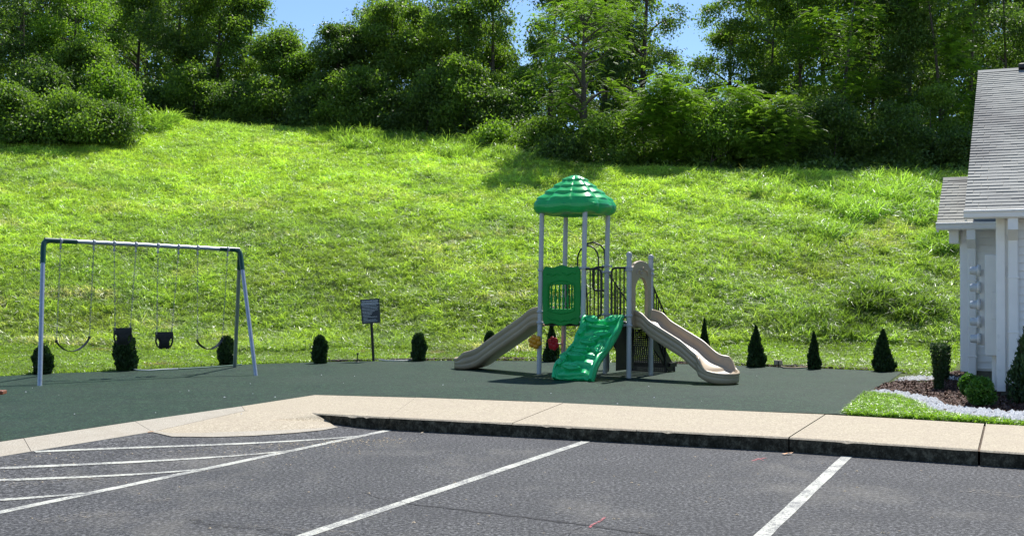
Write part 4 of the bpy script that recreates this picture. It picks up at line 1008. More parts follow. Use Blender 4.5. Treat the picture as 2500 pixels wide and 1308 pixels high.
# --- slides
def slide(c0, d, Ltot, m, w=.255, Rm=.325, dr=1.0, wall=.235, lip=.13, ear=.035, run=((.45, .34), (.25, .20), (.05, .13), (-.15, .105), (None, .11))):
    d = d.normalized(); sv = Vector((-d.y, d.x, 0)); sc = Ltot - Rm
    ks = [(0, dr), (.12, dr), (.24, dr - .01), (.34, dr - .06), (.46, dr - .16), *[((sc - a) if a is not None else Ltot, b) for a, b in run]]
    sx = np.array([k[0] for k in ks]); sz = np.array([k[1] for k in ks]); fine = np.linspace(0, Ltot, 200); zf = np.interp(fine, sx, sz)
    ker = np.ones(17) / 17; zp = np.concatenate([np.full(8, zf[0]), zf, np.full(8, zf[-1])]); zf = np.convolve(zp, ker, 'valid')
    fz = lambda s: float(np.interp(s, fine, zf))
    def hw(s): return w + (Rm - w) * float(ss(sc - .22, sc, s))
    def hgt(s): return wall - .02 - (wall - lip) * float(ss(sc - .06, sc + .14, s)) + ear * math.exp(-((s - (sc - .04)) / .07) ** 2) + .02 * float(1 - ss(0, .2, s))
    B = [];
    for k in range(46):
        s = sc * k / 45; B.append((s, hw(s)))
    half = list(B)
    for k in range(1, 17):
        a = math.pi / 2 * k / 16; half.append((sc + Rm * math.sin(a), Rm * math.cos(a)))
    n = len(half)
    nor = []
    for i in range(n):
        a = half[max(i - 1, 0)]; b = half[min(i + 1, n - 1)]; t = Vector((b[0] - a[0], b[1] - a[1])).normalized()
        if i == n - 1: t = Vector((0, -1))
        nor.append((t.y, -t.x))          # inward normal in (s, y)
    vs = []; K = 13; side_rings = {1: [], -1: []}
    for sg in (1, -1):
        for i in range(n):
            s, y = half[i]; nx, ny = nor[i]; h = hgt(min(s, Ltot)); z = fz(s)
            pr = [(.04, -.115), (-.003, -.09), (-.012, -.02), (-.003, .0), (-.012, .01), (-.012, h * .45), (-.003, h * .5), (-.014, h * .55), (-.022, h - .028), (-.016, h - .004), (.004, h + .006), (.024, h - .008), (.034, h * .5), (.055, .035), (.10, .002)]
            K = len(pr)
            for off, zz in pr:
                off = min(off, max(.0, y if i < n - 1 else .12) if i > n - 4 and off > 0 else off)
                S, Y = s + nx * off, y + ny * off
                vs.append(c0 + d * S + sv * (sg * Y) + UP * (Z0 + max(.012, z + zz)))
    m_ = MB(); fs = []
    for q, sg in enumerate((1, -1)):
        b = q * n * K
        for i in range(n - 1):
            for k in range(K - 1):
                f = (b + i * K + k, b + i * K + k + 1, b + (i + 1) * K + k + 1, b + (i + 1) * K + k)
                fs.append(f if sg > 0 else f[::-1])
    for i in range(n - 1):               # floor and underside across
        a, a2 = i * K + K - 1, (i + 1) * K + K - 1; b, b2 = n * K + a, n * K + a2
        fs.append((a, b, b2, a2)); a, a2 = i * K, (i + 1) * K; b, b2 = n * K + a, n * K + a2; fs.append((a, a2, b2, b))
    fs.append(tuple(range(K)) + tuple(n * K + k for k in reversed(range(K))))
    m_.add(vs, fs, 0, True); return m_
o = slide(FL + E2 / 2 - e1 * .03, -e1, 2.12, None, wall=.25, lip=.14, ear=.0, run=((.55, .36), (.30, .19), (.05, .11), (-.15, .095), (None, .10))).build('slide', M['tan'], ps)
rs = Vector((.575, -.82, 0))
o = slide(P1 + E2 / 2 + e1 * .03, rs, 2.24, None, Rm=.375, lip=.095, wall=.205, ear=.03, run=((.55, .50), (.30, .345), (.05, .225), (-.15, .15), (None, .105))).build('slide', M['tan'], ps)
# --- leaf climber on the front of the second deck
ct = (FM + P1) / 2 + TILT * .5; cd = -e2
ct2 = ct + fn * .02
CP = np.array([(0, 1.02), (.05, 1.03), (.14, .99), (.30, .80), (.46, .60), (.60, .47), (.80, .36), (.98, .24), (1.10, .10), (1.16, .0)])
tt_ = np.linspace(0, 1, 60); arc = np.concatenate([[0], np.cumsum(np.hypot(np.diff(CP[:, 0]), np.diff(CP[:, 1])))]); arc /= arc[-1]
cs_ = np.interp(tt_, arc, CP[:, 0]); cz_ = np.interp(tt_, arc, CP[:, 1]); k5 = np.ones(7) / 7
cs_ = np.convolve(np.pad(cs_, 3, 'edge'), k5, 'valid'); cz_ = np.convolve(np.pad(cz_, 3, 'edge'), k5, 'valid')
CDIR = (cd + Vector((-.05, 0, 0))).normalized()
def cl_pt(t, v, h=0):
    """t 0 top..1 bottom, v -1..1 across, h height off the face"""
    s = float(np.interp(t, tt_, cs_)); z = float(np.interp(t, tt_, cz_)); s2 = float(np.interp(min(t + .02, 1), tt_, cs_)); z2 = float(np.interp(min(t + .02, 1), tt_, cz_)); s1 = float(np.interp(max(t - .02, 0), tt_, cs_)); z1 = float(np.interp(max(t - .02, 0), tt_, cz_))
    tx_, tz_ = s2 - s1, z2 - z1; L_ = math.hypot(tx_, tz_) or 1; nx, nz = -tz_ / L_, tx_ / L_
    wid = .375 + .02 * math.sin(t * 9)
    sway = .02 * math.sin(t * 7)
    return ct2 + CDIR * (s + nx * h) + e1 * (v * wid + sway) + UP * (Z0 + z + nz * h)
def climber():
    m_ = MB(); NT, NV = 70, 34; vs = []
    for i in range(NT + 1):
        t = i / NT
        for j in range(NV + 1):
            v = -1 + 2 * j / NV; a = abs(v)
            rim = .065 * math.exp(-((a - .90) / .085) ** 2) * (1 + .35 * math.sin(t * 23 + v * 2)) - (.03 if a > .985 else 0)
            fq = (t * 7.2 + .12 * math.sin(v * 3)) % 1.0; stair = .085 * (fq / .82 if fq < .82 else (1 - fq) / .18) * float(1 - ss(.62, .80, a)) * (.35 + .65 * float(ss(.2, .45, t)))
            rel = .016 * math.sin(v * 9 + t * 19) * math.sin(t * 27 - v * 5)
            vs.append(cl_pt(t, v, rim + stair + rel * (a < .8)))
    for i in range(NT + 1):
        t = i / NT
        for j in (0, NV): vs.append(cl_pt(t, -1 if j == 0 else 1, -.07))
    W_ = NV + 1; fs = []
    for i in range(NT):
        for j in range(NV): fs.append((i * W_ + j, (i + 1) * W_ + j, (i + 1) * W_ + j + 1, i * W_ + j + 1))
    b = (NT + 1) * W_
    for i in range(NT):
        fs.append((i * W_, b + 2 * i, b + 2 * i + 2, (i + 1) * W_)); fs.append((i * W_ + NV, (i + 1) * W_ + NV, b + 2 * i + 3, b + 2 * i + 1)); fs.append((b + 2 * i, b + 2 * i + 1, b + 2 * i + 3, b + 2 * i + 2))
    fs.append(tuple(range(W_)) + (b + 1, b)); m_.add(vs, fs, 0, True); return m_.build('climber', M['green_climb'], ps)
clm = climber()
def leaf_step(t, v, L_, Wd, ang, h=.05, shelf=.0):
    """a moulded leaf lying on the climber: pointed outline, raised mid rib, thick edge"""
    m_ = MB(); n = 20; ca, sa = math.cos(ang), math.sin(ang); top = []; bot = []; TL = 1.75
    for k in range(n):
        a = 2 * math.pi * k / n; x = math.cos(a) * L_ / 2; y = math.sin(a) * Wd / 2 * (1 - abs(math.cos(a)) ** 3 * .75)
        X_, Y_ = x * ca - y * sa, x * sa + y * ca
        q = (t + Y_ / TL, v + X_ / .375)
        top.append(cl_pt(q[0], q[1], h + .05)); bot.append(cl_pt(q[0], q[1], -.01))
    c = cl_pt(t, v, h + .068); vs = top + bot + [c]
    fs = [(k, n + k, n + (k + 1) % n, (k + 1) % n) for k in range(n)] + [(2 * n, k, (k + 1) % n) for k in range(n)]
    m_.add(vs, fs, 0, False)
    m_.tube([cl_pt(t + (s_ * L_ * .42 * sa) / TL, v + s_ * L_ * .42 * ca / .375, h + .070) for s_ in (-1, -.4, .2, .8)], .006, 6)
    for s_ in (-.5, -.15, .2, .5):
        for w_ in (-1, 1):
            x0, x1 = s_ * L_ * .5, s_ * L_ * .5 + .03; y1 = w_ * Wd * .27
            m_.tube([cl_pt(t + (x0 * sa) / TL, v + x0 * ca / .375, h + .066), cl_pt(t + (x1 * sa + y1 * ca) / TL, v + (x1 * ca - y1 * sa) / .375, h + .058)], .0045, 5)
    m_.build('leaf', M['green_climb'], clm)
for a in [(.10, -.45, .34, .14, .35, .05), (.09, .58, .32, .17, -.55, .05), (.24, -.72, .13, .26, .1, .045), (.30, .38, .32, .13, -.1, .06), (.38, .12, .24, .12, -.5, .06), (.43, -.12, .34, .12, .1, .065), (.52, .68, .16, .34, -.35, .04),
          (.54, -.22, .36, .11, .12, .075), (.62, -.15, .34, .10, .1, .075), (.70, -.15, .36, .12, .1, .08), (.70, -.80, .15, .22, -.3, .05), (.87, -.05, .36, .12, .1, .08), (.20, .05, .42, .07, .05, .05), (.78, -.72, .12, .20, .3, .04)]:
    leaf_step(*a)
for s_, ph in ((-1, 0), (1, 2)):  # rolled vine edges of the climber
    MB().tube([cl_pt(k / 30, s_ * (.93 + .03 * math.sin(k * .8 + ph)), .05 + .015 * math.sin(k * .55 + ph)) for k in range(31)], [.030 + .008 * math.sin(k * .9 + ph) for k in range(31)], 9).build('vine_edge', M['green_climb'], clm)
# --- barriers (rails with balusters)
def barrier(o, ax, u0, u1, z0, z1, nb, rnd=None, name='guard_rail', r=.020):
    m_ = MB(); pts = []
    a = lambda u, z: o + ax * u + UP * z
    k = .07
    if rnd == 'end': pts = [a(u0, z1), a(u1 - k, z1), a(u1 - .02, z1 - .02), a(u1, z1 - k), a(u1, z0 + k), a(u1 - .02, z0 + .02), a(u1 - k, z0), a(u0, z0)]
    elif rnd == 'start': pts = [a(u1, z1), a(u0 + k, z1), a(u0 + .02, z1 - .02), a(u0, z1 - k), a(u0, z0 + k), a(u0 + .02, z0 + .02), a(u0 + k, z0), a(u1, z0)]
    else: pts = [a(u0, z0), a(u0, z1), a(u1, z1), a(u1, z0), a(u0, z0)]
    m_.tube(pts, r, 8); g = m_.build(name, M['black'], ps)
    for i in range(nb):
        u = u0 + (u1 - u0) * (i + 1) / (nb + 1) if rnd is None else (u0 + .06 + (u1 - u0 - .06) * (i + .3) / nb if rnd == 'end' else u0 + (u1 - u0) * (i + 1.1) / (nb + .6))
        MB().tube([a(u, z0), a(u, z1)], .013, 7).build('baluster', M['black'], g)
    return g
oF = FM + TILT * 1.5 + fn * .02
barrier(oF, e1, .06, .37, 1.225, 2.085, 3, 'end')
barrier(P1 - E1 + fn * .02 + Vector((0, 0, 0)), e1, .57, SIDE - .05, 1.225, 2.10, 3, 'start')
oB = BL + TILT * 1.5 - fn * .0
barrier(oB, e1, .50 + .12, SIDE - .05, 1.7, 2.14, 2, 'start')
barrier(oB, e1, .05, .22, 1.25, 2.14, 2)
# --- arched rear climber with round steps
ra = BL + TILT * 1.6 - fn * .06; a_ = lambda u, z, d: ra + e1 * u + UP * z - fn * d
for dd_, zt, w0, w1 in ((.0, 2.58, .25, .70), (.16, 2.62, .30, .74)):
    pts = [a_(w0, Z0, .95 if dd_ else .0)] if dd_ else [a_(w0, 1.15, 0)]
    pts = []
    if dd_:
        pts += [a_(w0, Z0, .34), a_(w0, 1.5, .30), a_(w0, 2.2, .20)]
    else: pts += [a_(w0, 1.15, .0), a_(w0, 2.2, 0)]
    um = (w0 + w1) / 2; hw_ = (w1 - w0) / 2
    if dd_: pts += [a_(w0 + .03, 2.5, .16), a_(w0 + .09, 2.60, .14), a_(um, 2.63, .13), a_(w1 - .06, 2.56, .14), a_(w1, 2.48, .16), a_(w1, 2.2, .20), a_(w1, 1.5, .30), a_(w1, Z0, .34)]
    else: pts += [a_(um - hw_ * math.cos(q), 2.30 + hw_ * 1.12 * math.sin(q), 0) for q in np.linspace(.1, math.pi - .1, 9)] + [a_(w1, 2.2, 0), a_(w1, 1.15, 0)]
    MB().tube(pts, .016, 9).build('arch_rail', M['black'], ps)
for zz, dd_ in ((.45, .33), (.78, .32)):
    MB().tube([a_(.30, zz, dd_), a_(.74, zz, dd_)], .015, 8).build('rung', M['black'], ps)
pod = MB(); pc = a_(.40, 1.02, 1.0); pod.lathe([(.0, -.13), (.08, -.13), (.15, -.10), (.17, -.02), (.165, .0), (.15, .012), (0, .014)], pc, 20); pod.build('pod_step', M['tan'], ps)
MB().tube([pc + UP * -.12, Vector((pc.x, pc.y, Z0))], .03, 10).build('pod_stem', M['post'], ps)
# --- stairs at the back right
s0 = BR; SD = e2
stair_dir = e2
def sp_(u, t, z): return BR + e1 * u + e2 * t + UP * z
nst = 5; run = .23
for k in range(nst):
    zt = Z0 + 1.0 * (nst - k) / (nst + 0) - .17; t0 = .03 + run * k
    m_ = MB(); zt = DECK - (k + 1) * 1.0 / (nst + 1) + .0
    # tread, perforated lattice
    def lattice(o, ux, uy, nx, ny, w_, h_, fill=.62, th=.004):
        vs = []; fs = []; cx_, cy_ = w_ / nx, h_ / ny
        for i in range(nx + 1): m_.box(o + ux * (i * cx_) + uy * (h_ / 2), (1, 1, 1), rot=lat_rot(ux, uy, cx_ * fill, h_ + cy_ * fill, th))
        for j in range(ny + 1): m_.box(o + ux * (w_ / 2) + uy * (j * cy_) + ux.cross(uy) * .001, (1, 1, 1), rot=lat_rot(ux, uy, w_, cy_ * fill, th))
    def lat_rot(ux, uy, a, b, c):
        n_ = ux.cross(uy); return Matrix(((ux.x * a, uy.x * b, n_.x * c), (ux.y * a, uy.y * b, n_.y * c), (ux.z * a, uy.z * b, n_.z * c)))
    lattice(sp_(.08, t0, zt), e1, e2, 16, 5, SIDE - .16, run, .7)
    m_.build('tread', M['black'], ps); m_ = MB()
    lattice(sp_(.08, t0, zt - .155), e1, UP, 18, 4, SIDE - .16, .15, .74)
    m_.build('riser', M['black'], ps)
# under-deck panel of perforated sheet seen between the two right posts
m_ = MB(); lattice(P1 + E2 * .12 - e1 * .30 + UP * .28, e2, UP, 13, 17, SIDE * .76, .80, .91); m_.build('perforated_panel', M['black'], ps)
for u in (.05, SIDE - .05):
    q = [(0, DECK), (.12, DECK), (1.22, .26), (1.22, .16), (.98, .16), (0, .82)]
    MB().prism([sp_(u - .012, t, z) for t, z in q], e1 * .024).build('stringer', M['black'], ps)
MB().prism([sp_(.0, .95, .25), sp_(.0, 1.25, .25), sp_(0, 1.25, .33), sp_(0, .95, .33)], e1 * SIDE).build('bottom_step', M['black'], ps)
for u in (.04, SIDE - .04):
    for t in (1.22,): MB().tube([sp_(u, t, .30), sp_(u, t, Z0)], .018, 8).build('step_foot', M['black'], ps)
for u, za, zb in ((.03, 2.03, 1.42), (SIDE - .03, 1.95, 1.24)):
    tA, tB = .06, .98 if u < .5 else .78; sl_ = (zb - za) / (tB - tA)
    m_ = MB(); m_.tube([sp_(u, tA, 1.25), sp_(u, tA, za), sp_(u, tB, zb), sp_(u, tB, Z0 if u > .5 else .5)], .016, 8)
    m_.tube([sp_(u, tA, 1.22), sp_(u, tB, 1.22 + sl_ * (tB - tA) * (1.15))], .013, 7)
    h = m_.build('handrail', M['black'], ps)
    for k in range(1, 7):
        t = tA + (tB - tA) * k / 7; MB().tube([sp_(u, t, 1.22 + sl_ * (t - tA) * 1.15), sp_(u, t, za + sl_ * (t - tA))], .012, 6).build('baluster', M['black'], h)
# --- talk tube flowers
def flower(c, nrm, r, m, ax):
    f_ = MB(); nrm = nrm.normalized(); t1 = nrm.cross(UP).normalized(); q = Matrix((t1, UP, nrm)).transposed()
    def blob(p, rr, hh): f_.lathe([(rr * .75, -hh), (rr * .97, -hh * .6), (rr, 0), (rr * .92, hh * .55), (rr * .6, hh * .9), (0, hh)], p, 14, rot=q)
    for k in range(6):
        a = k * math.pi / 3 + .3; blob(c + t1 * math.cos(a) * r * .62 + UP * math.sin(a) * r * .62, r * .40, r * .30)
    blob(c + nrm * r * .12, r * .36, r * .32)
    f_.build('flower', M[m], ps)
    MB().tube([c - nrm * r * .2, ax], .018, 8).build('flower_bracket', M['clamp'], ps)
c_ = PD(1306, 834, 21.2); flower(c_, Vector((-.5, -1, .05)), .135, 'yellow', FL + UP * .72)
c_ = PD(1351, 838, 21.95); flower(c_, Vector((-.25, -.45, .9)), .12, 'red', BL + UP * .68)

# ================================================================== SWING SET
SA = PD(106, 586, 18.95); SB = PD(586, 610, 21.45)
lf, lr_ = P(97, 944, Z0 - .02), P(97.5, 920, Z0 - .02); rf_, rr_ = P(625, 919, Z0 - .02), P(573, 898, Z0 - .02)
ss_ = empty('swing_frame', ((SA + SB) / 2).to_tuple()[:2] + (Z0,), 0, label='grey steel swing frame with dark green corner fittings on the left of the rubber', cat='swing set')
bd_ = (SB - SA).normalized()
MB().tube([SA + bd_ * .55, SB - bd_ * .42], .035, 16).build('top_bar', M['galv'], ss_)
for A, legs, s in ((SA, (lf, lr_), 1), (SB, (rf_, rr_), -1)):
    for lg_ in legs:
        d = (lg_ - A).normalized(); near = (A + d * .42)
        MB().tube([near - d * .02, lg_], .037, 16).build('leg', M['galv'], ss_)
        MB().tube([A + bd_ * s * .10, A + bd_ * s * .04 - UP * .01 + d * .01, A + d * .06 + bd_ * s * .01, A + d * .14, near], .043, 14).build('elbow', M['dkgreen'], ss_)
    MB().tube([A + bd_ * s * .02, A + bd_ * s * (.56 if s > 0 else .43)], .043, 14).build('sleeve', M['dkgreen'], ss_)
def bar_pt(px):
    a, b = 0, 1
    for _ in range(40):
        t = (a + b) / 2; p = SA.lerp(SB, t); x = CX + F * p.x / p.y
        if x < px: a = t
        else: b = t
    return p
def chain(m_, a, b):
    L_ = (b - a).length; n = max(3, int(L_ / .052)); d = (b - a).normalized(); s1 = d.orthogonal().normalized(); s2 = d.cross(s1)
    for i in range(n):
        c = a.lerp(b, (i + .5) / n); sd = s1 if i % 2 else s2; h = L_ / n * .66
        pts = [c + d * h * math.cos(q) + sd * .012 * math.sin(q) for q in np.linspace(0, 2 * math.pi, 9)[:-1]]
        m_.tube(pts + [pts[0]], .0033, 4, cap=False, smooth=True)
def hanger(p, par):
    m_ = MB(); q = Matrix((bd_.cross(UP).normalized(), UP, bd_)).transposed(); 
    rot = Matrix((UP, bd_.cross(UP).normalized(), bd_)).transposed()
    m_.lathe([(.038, -.022), (.048, -.022), (.048, .022), (.038, .022)], p, 14, rot=rot)
    m_.box(p - UP * .075, (.02, .02, .07)); m_.lathe([(.0, -.02), (.018, -.02), (.018, .02), (0, .02)], p - UP * .115, 8)
    m_.build('hanger', M['clamp'], par)
def swing(pxa, pxb, sxa, sxb, ys, kind, label, ysb=None):
    A, B = bar_pt(pxa), bar_pt(pxb); o = empty(kind, ((A + B) / 2).to_tuple(), 0, label=label, cat='swing', group='swings on the frame')
    if ysb is None: ysb = ys
    sa, sb = PD(sxa, ys, A.y), PD(sxb, ysb, B.y)
    hanger(A, o); hanger(B, o)
    for a, b in ((A - UP * .13, sa), (B - UP * .13, sb)):
        m_ = MB(); chain(m_, a, b); m_.build('chain', M['chain'], o)
    return o, sa, sb
def belt(o, sa, sb, ylow, pxl):
    # strap hangs as a curve between the chain ends
    m_ = MB(); mid = (sa + sb) / 2; low = PD(pxl, ylow, mid.y); n = 14; w_ = Vector((-(sb - sa).normalized().y, (sb - sa).normalized().x, 0)) * .048; vs = []
    for k in range(n + 1):
        t = k / n; p = sa.lerp(sb, t); dz = (low.z - mid.z) * (1 - (2 * t - 1) ** 2) ** .85; c = p + UP * dz
        for s_ in (-1, 1):
            for h in (0, -.010): vs.append(c + w_ * s_ * (1 - .35 * abs(2 * t - 1) ** 6) + UP * h)
    fs = []
    for k in range(n):
        a = 4 * k; b = a + 4; fs += [(a, a + 2, b + 2, b), (a + 1, b + 1, b + 3, a + 3), (a, b, b + 1, a + 1), (a + 2, a + 3, b + 3, b + 2)]
    fs += [(0, 1, 3, 2), (4 * n, 4 * n + 2, 4 * n + 3, 4 * n + 1)]
    m_.add(vs, fs, 0, False)
    m_.box(sa - UP * .0, (.03, .05, .05)); m_.box(sb, (.03, .05, .05)); m_.build('seat', M['rubber'], o)
def bucket(o, sa, sb, front_open):
    ax = (sb - sa); ax.z = 0; W_ = ax.length; ax.normalize(); dp = Vector((-ax.y, ax.x, 0)); c = (sa + sb) / 2; Dp = .10
    ax = (ax + Vector((.9, 0, 0))).normalized(); W_ = (sb - sa).length * .93; dp = Vector((-ax.y, ax.x, 0))
    def cp(u, v, z): return c + ax * (u * W_ / 2) + dp * (v * Dp) + UP * z
    m_ = MB()
    ring = [(math.cos(a), math.sin(a)) for a in np.linspace(0, 2 * math.pi, 25)[:-1]]
    # upper band
    vs = []
    for z, k in ((.02, 1.0), (-.005, 1.03), (-.075, 1.0), (-.095, .96)):
        for x, y in ring: vs.append(cp(math.copysign(abs(x) ** .6, x) * k, math.copysign(abs(y) ** .6, y) * k, z))
    n = 24; fs = [(r * n + k, r * n + (k + 1) % n, r * n + n + (k + 1) % n, r * n + n + k) for r in range(3) for k in range(n)]
    m_.add(vs, fs, 0, True)
    vs = []
    for z, k in ((.02, .90), (-.095, .88)):
        for x, y in ring: vs.append(cp(math.copysign(abs(x) ** .6, x) * k, math.copysign(abs(y) ** .6, y) * k, z))
    m_.add(vs, [(k, n + k, n + (k + 1) % n, (k + 1) % n) for k in range(n)], 0, True)
    # crotch: centre panels front and back, side straps, bottom
    for sv_ in (-1, 1):
        prof_ = [(-.09, .66, .95), (-.14, .46, .92), (-.20, .50, .75), (-.25, .62, .45), (-.27, .50, .0)]
        vs = []
        for z, hw_, v in prof_:
            for u in (-1, -.5, 0, .5, 1): vs.append(cp(u * hw_, sv_ * v, z))
        m_.add(vs, [(5 * r + k, 5 * r + k + 1, 5 * r + 6 + k, 5 * r + 5 + k) for r in range(4) for k in range(4)], 0, True)
    for su in (-1, 1):
        m_.tube([cp(su * .95, 0, -.08), cp(su * .96, 0, -.15), cp(su * .78, 0, -.23), cp(su * .45, 0, -.265), cp(su * .2, 0, -.27)], .016, 8)
    m_.build('seat', M['rubber'], o)
    MB().tube([sa + UP * .10, sa - UP * .02], .008, 6).build('seat_rod', M['chain'], o); MB().tube([sb + UP * .10, sb - UP * .02], .008, 6).build('seat_rod', M['chain'], o)
o, sa, sb = swing(147, 228, 138, 218, 833, 'belt_swing', 'empty belt swing nearest the single visible leg of the frame', 824); belt(o, sa, sb, 856, 185)
o, sa, sb = swing(278, 331, 281, 318, 803, 'bucket_swing', 'black bucket swing in front of the wide evergreen shrub'); bucket(o, sa, sb, 0)
o, sa, sb = swing(385, 435, 383, 419, 813, 'bucket_swing', 'black bucket swing seen against the open grass', 813); bucket(o, sa, sb, 0)
o, sa, sb = swing(482, 555, 482, 543, 832, 'belt_swing', 'sagging belt swing nearest the green topped rear leg', 826); belt(o, sa, sb, 851, 512)

# ================================================================== SIGN
sb0 = P(912, 881, .15); st0 = PD(904, 730, sb0.y)
sg = empty('rules_sign', sb0.to_tuple(), 0, label='dark playground rules sign on a thin leaning post', cat='sign')
m_ = MB(); dpost = (st0 - sb0).normalized()
for s_ in (-1, 1): m_.prism([sb0 + Vector((s_ * .022 - .006, .0, -.05)), sb0 + Vector((s_ * .022 + .006, 0, -.05)), sb0 + Vector((s_ * .022 + .006, .03, -.05)), sb0 + Vector((s_ * .022 - .006, .03, -.05))], dpost * 1.25)
m_.prism([sb0 + Vector((-.025, .028, -.05)), sb0 + Vector((.025, .028, -.05)), sb0 + Vector((.025, .034, -.05)), sb0 + Vector((-.025, .034, -.05))], dpost * 1.25)
m_.build('post', M['black'], sg)
ca_, cb_, cc_, cd_ = PD(884, 791, sb0.y - .01), PD(929, 787, sb0.y - .01), PD(926, 728, sb0.y - .01), PD(879, 731, sb0.y - .01)
pl = MB().prism([ca_, cb_, cc_, cd_], (0, .008, 0)).build('board', M['sign'], sg)
def on_board(u, v, d=-.002):
    return ca_.lerp(cb_, u).lerp(cd_.lerp(cc_, u), v) + Vector((0, d, 0))
def rowbar(v, u0, u1, h=.011, seed=0):
    m_ = MB(); rr = random.Random(seed); u = u0
    while u < u1:
        w_ = rr.uniform(.02, .06); e = min(u + w_, u1); m_.add([on_board(u, v), on_board(e, v), on_board(e, v + h), on_board(u, v + h)], [(0, 1, 2, 3)]); u = e + .012
    return m_
txt = MB()
for i, (v, a, b) in enumerate([(.865, .06, .94), (.83, .06, .90), (.80, .04, .96), (.77, .05, .93), (.72, .07, .82), (.66, .07, .93), (.60, .06, .88), (.54, .06, .90), (.48, .06, .72), (.43, .08, .60), (.37, .08, .55), (.31, .08, .48), (.25, .10, .84), (.20, .10, .32), (.14, .09, .78), (.08, .09, .84)]):
    q = rowbar(v, a, b, .016 if i else .008, i); txt.add(q.v, q.f)
txt.build('small_print', M['print'], pl)
cu = bpy.data.curves.new('title', 'FONT'); cu.body = 'PLAYGROUND RULES'; cu.size = .055; cu.align_x = 'CENTER'; cu.offset = .0012; cu.extrude = .0005
to = bpy.data.objects.new('title_tmp', cu); COL.objects.link(to); bpy.context.view_layer.update()
me_ = bpy.data.meshes.new_from_object(to.evaluated_get(bpy.context.evaluated_depsgraph_get())); bpy.data.objects.remove(to)
xs_ = [v.co.x for v in me_.vertices]; sx_ = (cb_ - ca_).length * .86 / (max(xs_) - min(xs_)); ux_ = (cc_ - cd_).normalized(); uz_ = (cd_ - ca_).normalized(); oc_ = on_board(.5, .895, -.003) - origin_of(pl)
for v in me_.vertices: v.co = oc_ + ux_ * v.co.x * sx_ + uz_ * v.co.y * sx_ + Vector((0, v.co.z, 0))
me_.materials.clear(); me_.materials.append(M['print']); to = bpy.data.objects.new('title', me_); COL.objects.link(to); to.parent = pl

# ================================================================== HOUSE
HO = PD(2355, 512, 16.7); HO.z = .15
hz = math.atan2(UK.y, UK.x)
hs = empty('house', HO.to_tuple(), hz, label='white sided house with grey shingle roofs at the end of the mulch bed', cat='house')
def H(nm, mb, m, parent=None): return mb.build(nm, M[m] if isinstance(m, str) else m, parent or hs, local=True)
EV = 2.72; SLP = .465   # eave height above house origin, slope
# local frame: x along the kerb, y away from the road, z up from .15
w1 = (.42, .45, 12.0, 13.4); w2 = (-.20, 3.30, 4.0, 8.0)
def wallbox(x0, y0, x1, y1, z0, z1):
    m_ = MB(); m_.add([(x, y, z) for z in (z0, z1) for x, y in ((x0, y0), (x1, y0), (x1, y1), (x0, y1))], [(0, 1, 5, 4), (1, 2, 6, 5), (2, 3, 7, 6), (3, 0, 4, 7), (4, 5, 6, 7)]); return m_
wa = H('wall', wallbox(.45, .48, 12, 13.4, .2, EV + .1), 'white_paint'); wb = H('wall', wallbox(-.17, 3.33, 4, 8, .2, EV + .1), 'white_paint')
H('foundation', wallbox(.47, .50, 11.9, 13.3, -.2, .22), 'found'); H('foundation', wallbox(-.15, 3.35, 3.9, 7.9, -.2, .28), 'found')
def plank(x0, x1, y, z, h=.116, dy=.034):
    return MB().add([(x0, y - dy, z), (x1, y - dy, z), (x1, y - .003, z + h), (x0, y - .003, z + h), (x0, y + .008, z), (x1, y + .008, z)], [(0, 1, 2, 3), (4, 5, 1, 0), (0, 3, 4), (1, 5, 2)])
z = .20
while z < EV - .02:
    H('plank', plank(.64, 3.2, .48, z), 'white_paint', wa); H('plank', plank(.0, .44, 3.33, z + .04), 'white_paint', wb); z += .118
# siding on the hidden side wall as one sheet of laps
m_ = MB(); z = .2
while z < EV:
    m_.add([(.434, .56, z), (.434, 3.3, z), (.447, 3.3, z + .118), (.447, .56, z + .118)], [(0, 3, 2, 1)]); z += .118
H('side_siding', m_, 'white_paint', wa)
# corner boards
H('corner_board', MB().bbox((.475, .465, EV / 2 + .05), (.12, .05, EV - .05), .004).bbox((.425, .52, EV / 2 + .05), (.03, .10, EV - .05), .004), 'white_trim')
H('corner_board', MB().bbox((-.125, 3.315, EV / 2 + .08), (.11, .05, EV - .2), .004).bbox((-.19, 3.38, EV / 2 + .08), (.03, .12, EV - .2), .004), 'white_trim')
# ---- roofs
PITCH_A = math.atan(SLP)
def roof_pt(x, y, y0, z0): return (x, y, z0 + (y - y0) * SLP)
def roof_slab(x0, x1, y0, z0, yr, yb, zb):
    m_ = MB(); t = .035; zr = z0 + (yr - y0) * SLP
    a = [(x0, y0, z0), (x1, y0, z0), (x1, yr, zr), (x0, yr, zr), (x1, yb, zb), (x0, yb, zb)]; b = [(x, y, z - t) for x, y, z in a]
    m_.add(a + b, [(0, 1, 2, 3), (3, 2, 4, 5), (7, 6, 9, 8)[::1], (6, 7, 1, 0), (0, 3, 9, 6), (3, 5, 11, 9), (1, 7, 8, 2), (2, 8, 10, 4), (9, 11, 10, 8)]); return m_
RA = roof_slab(0, 12.4, 0, EV, 7.12, 14.2, EV)
ra_ = H('roof', RA, 'shingle'); rb_ = H('roof', roof_slab(-.55, 4.5, 2.84, EV, 4.85, 7.0, EV), 'shingle')
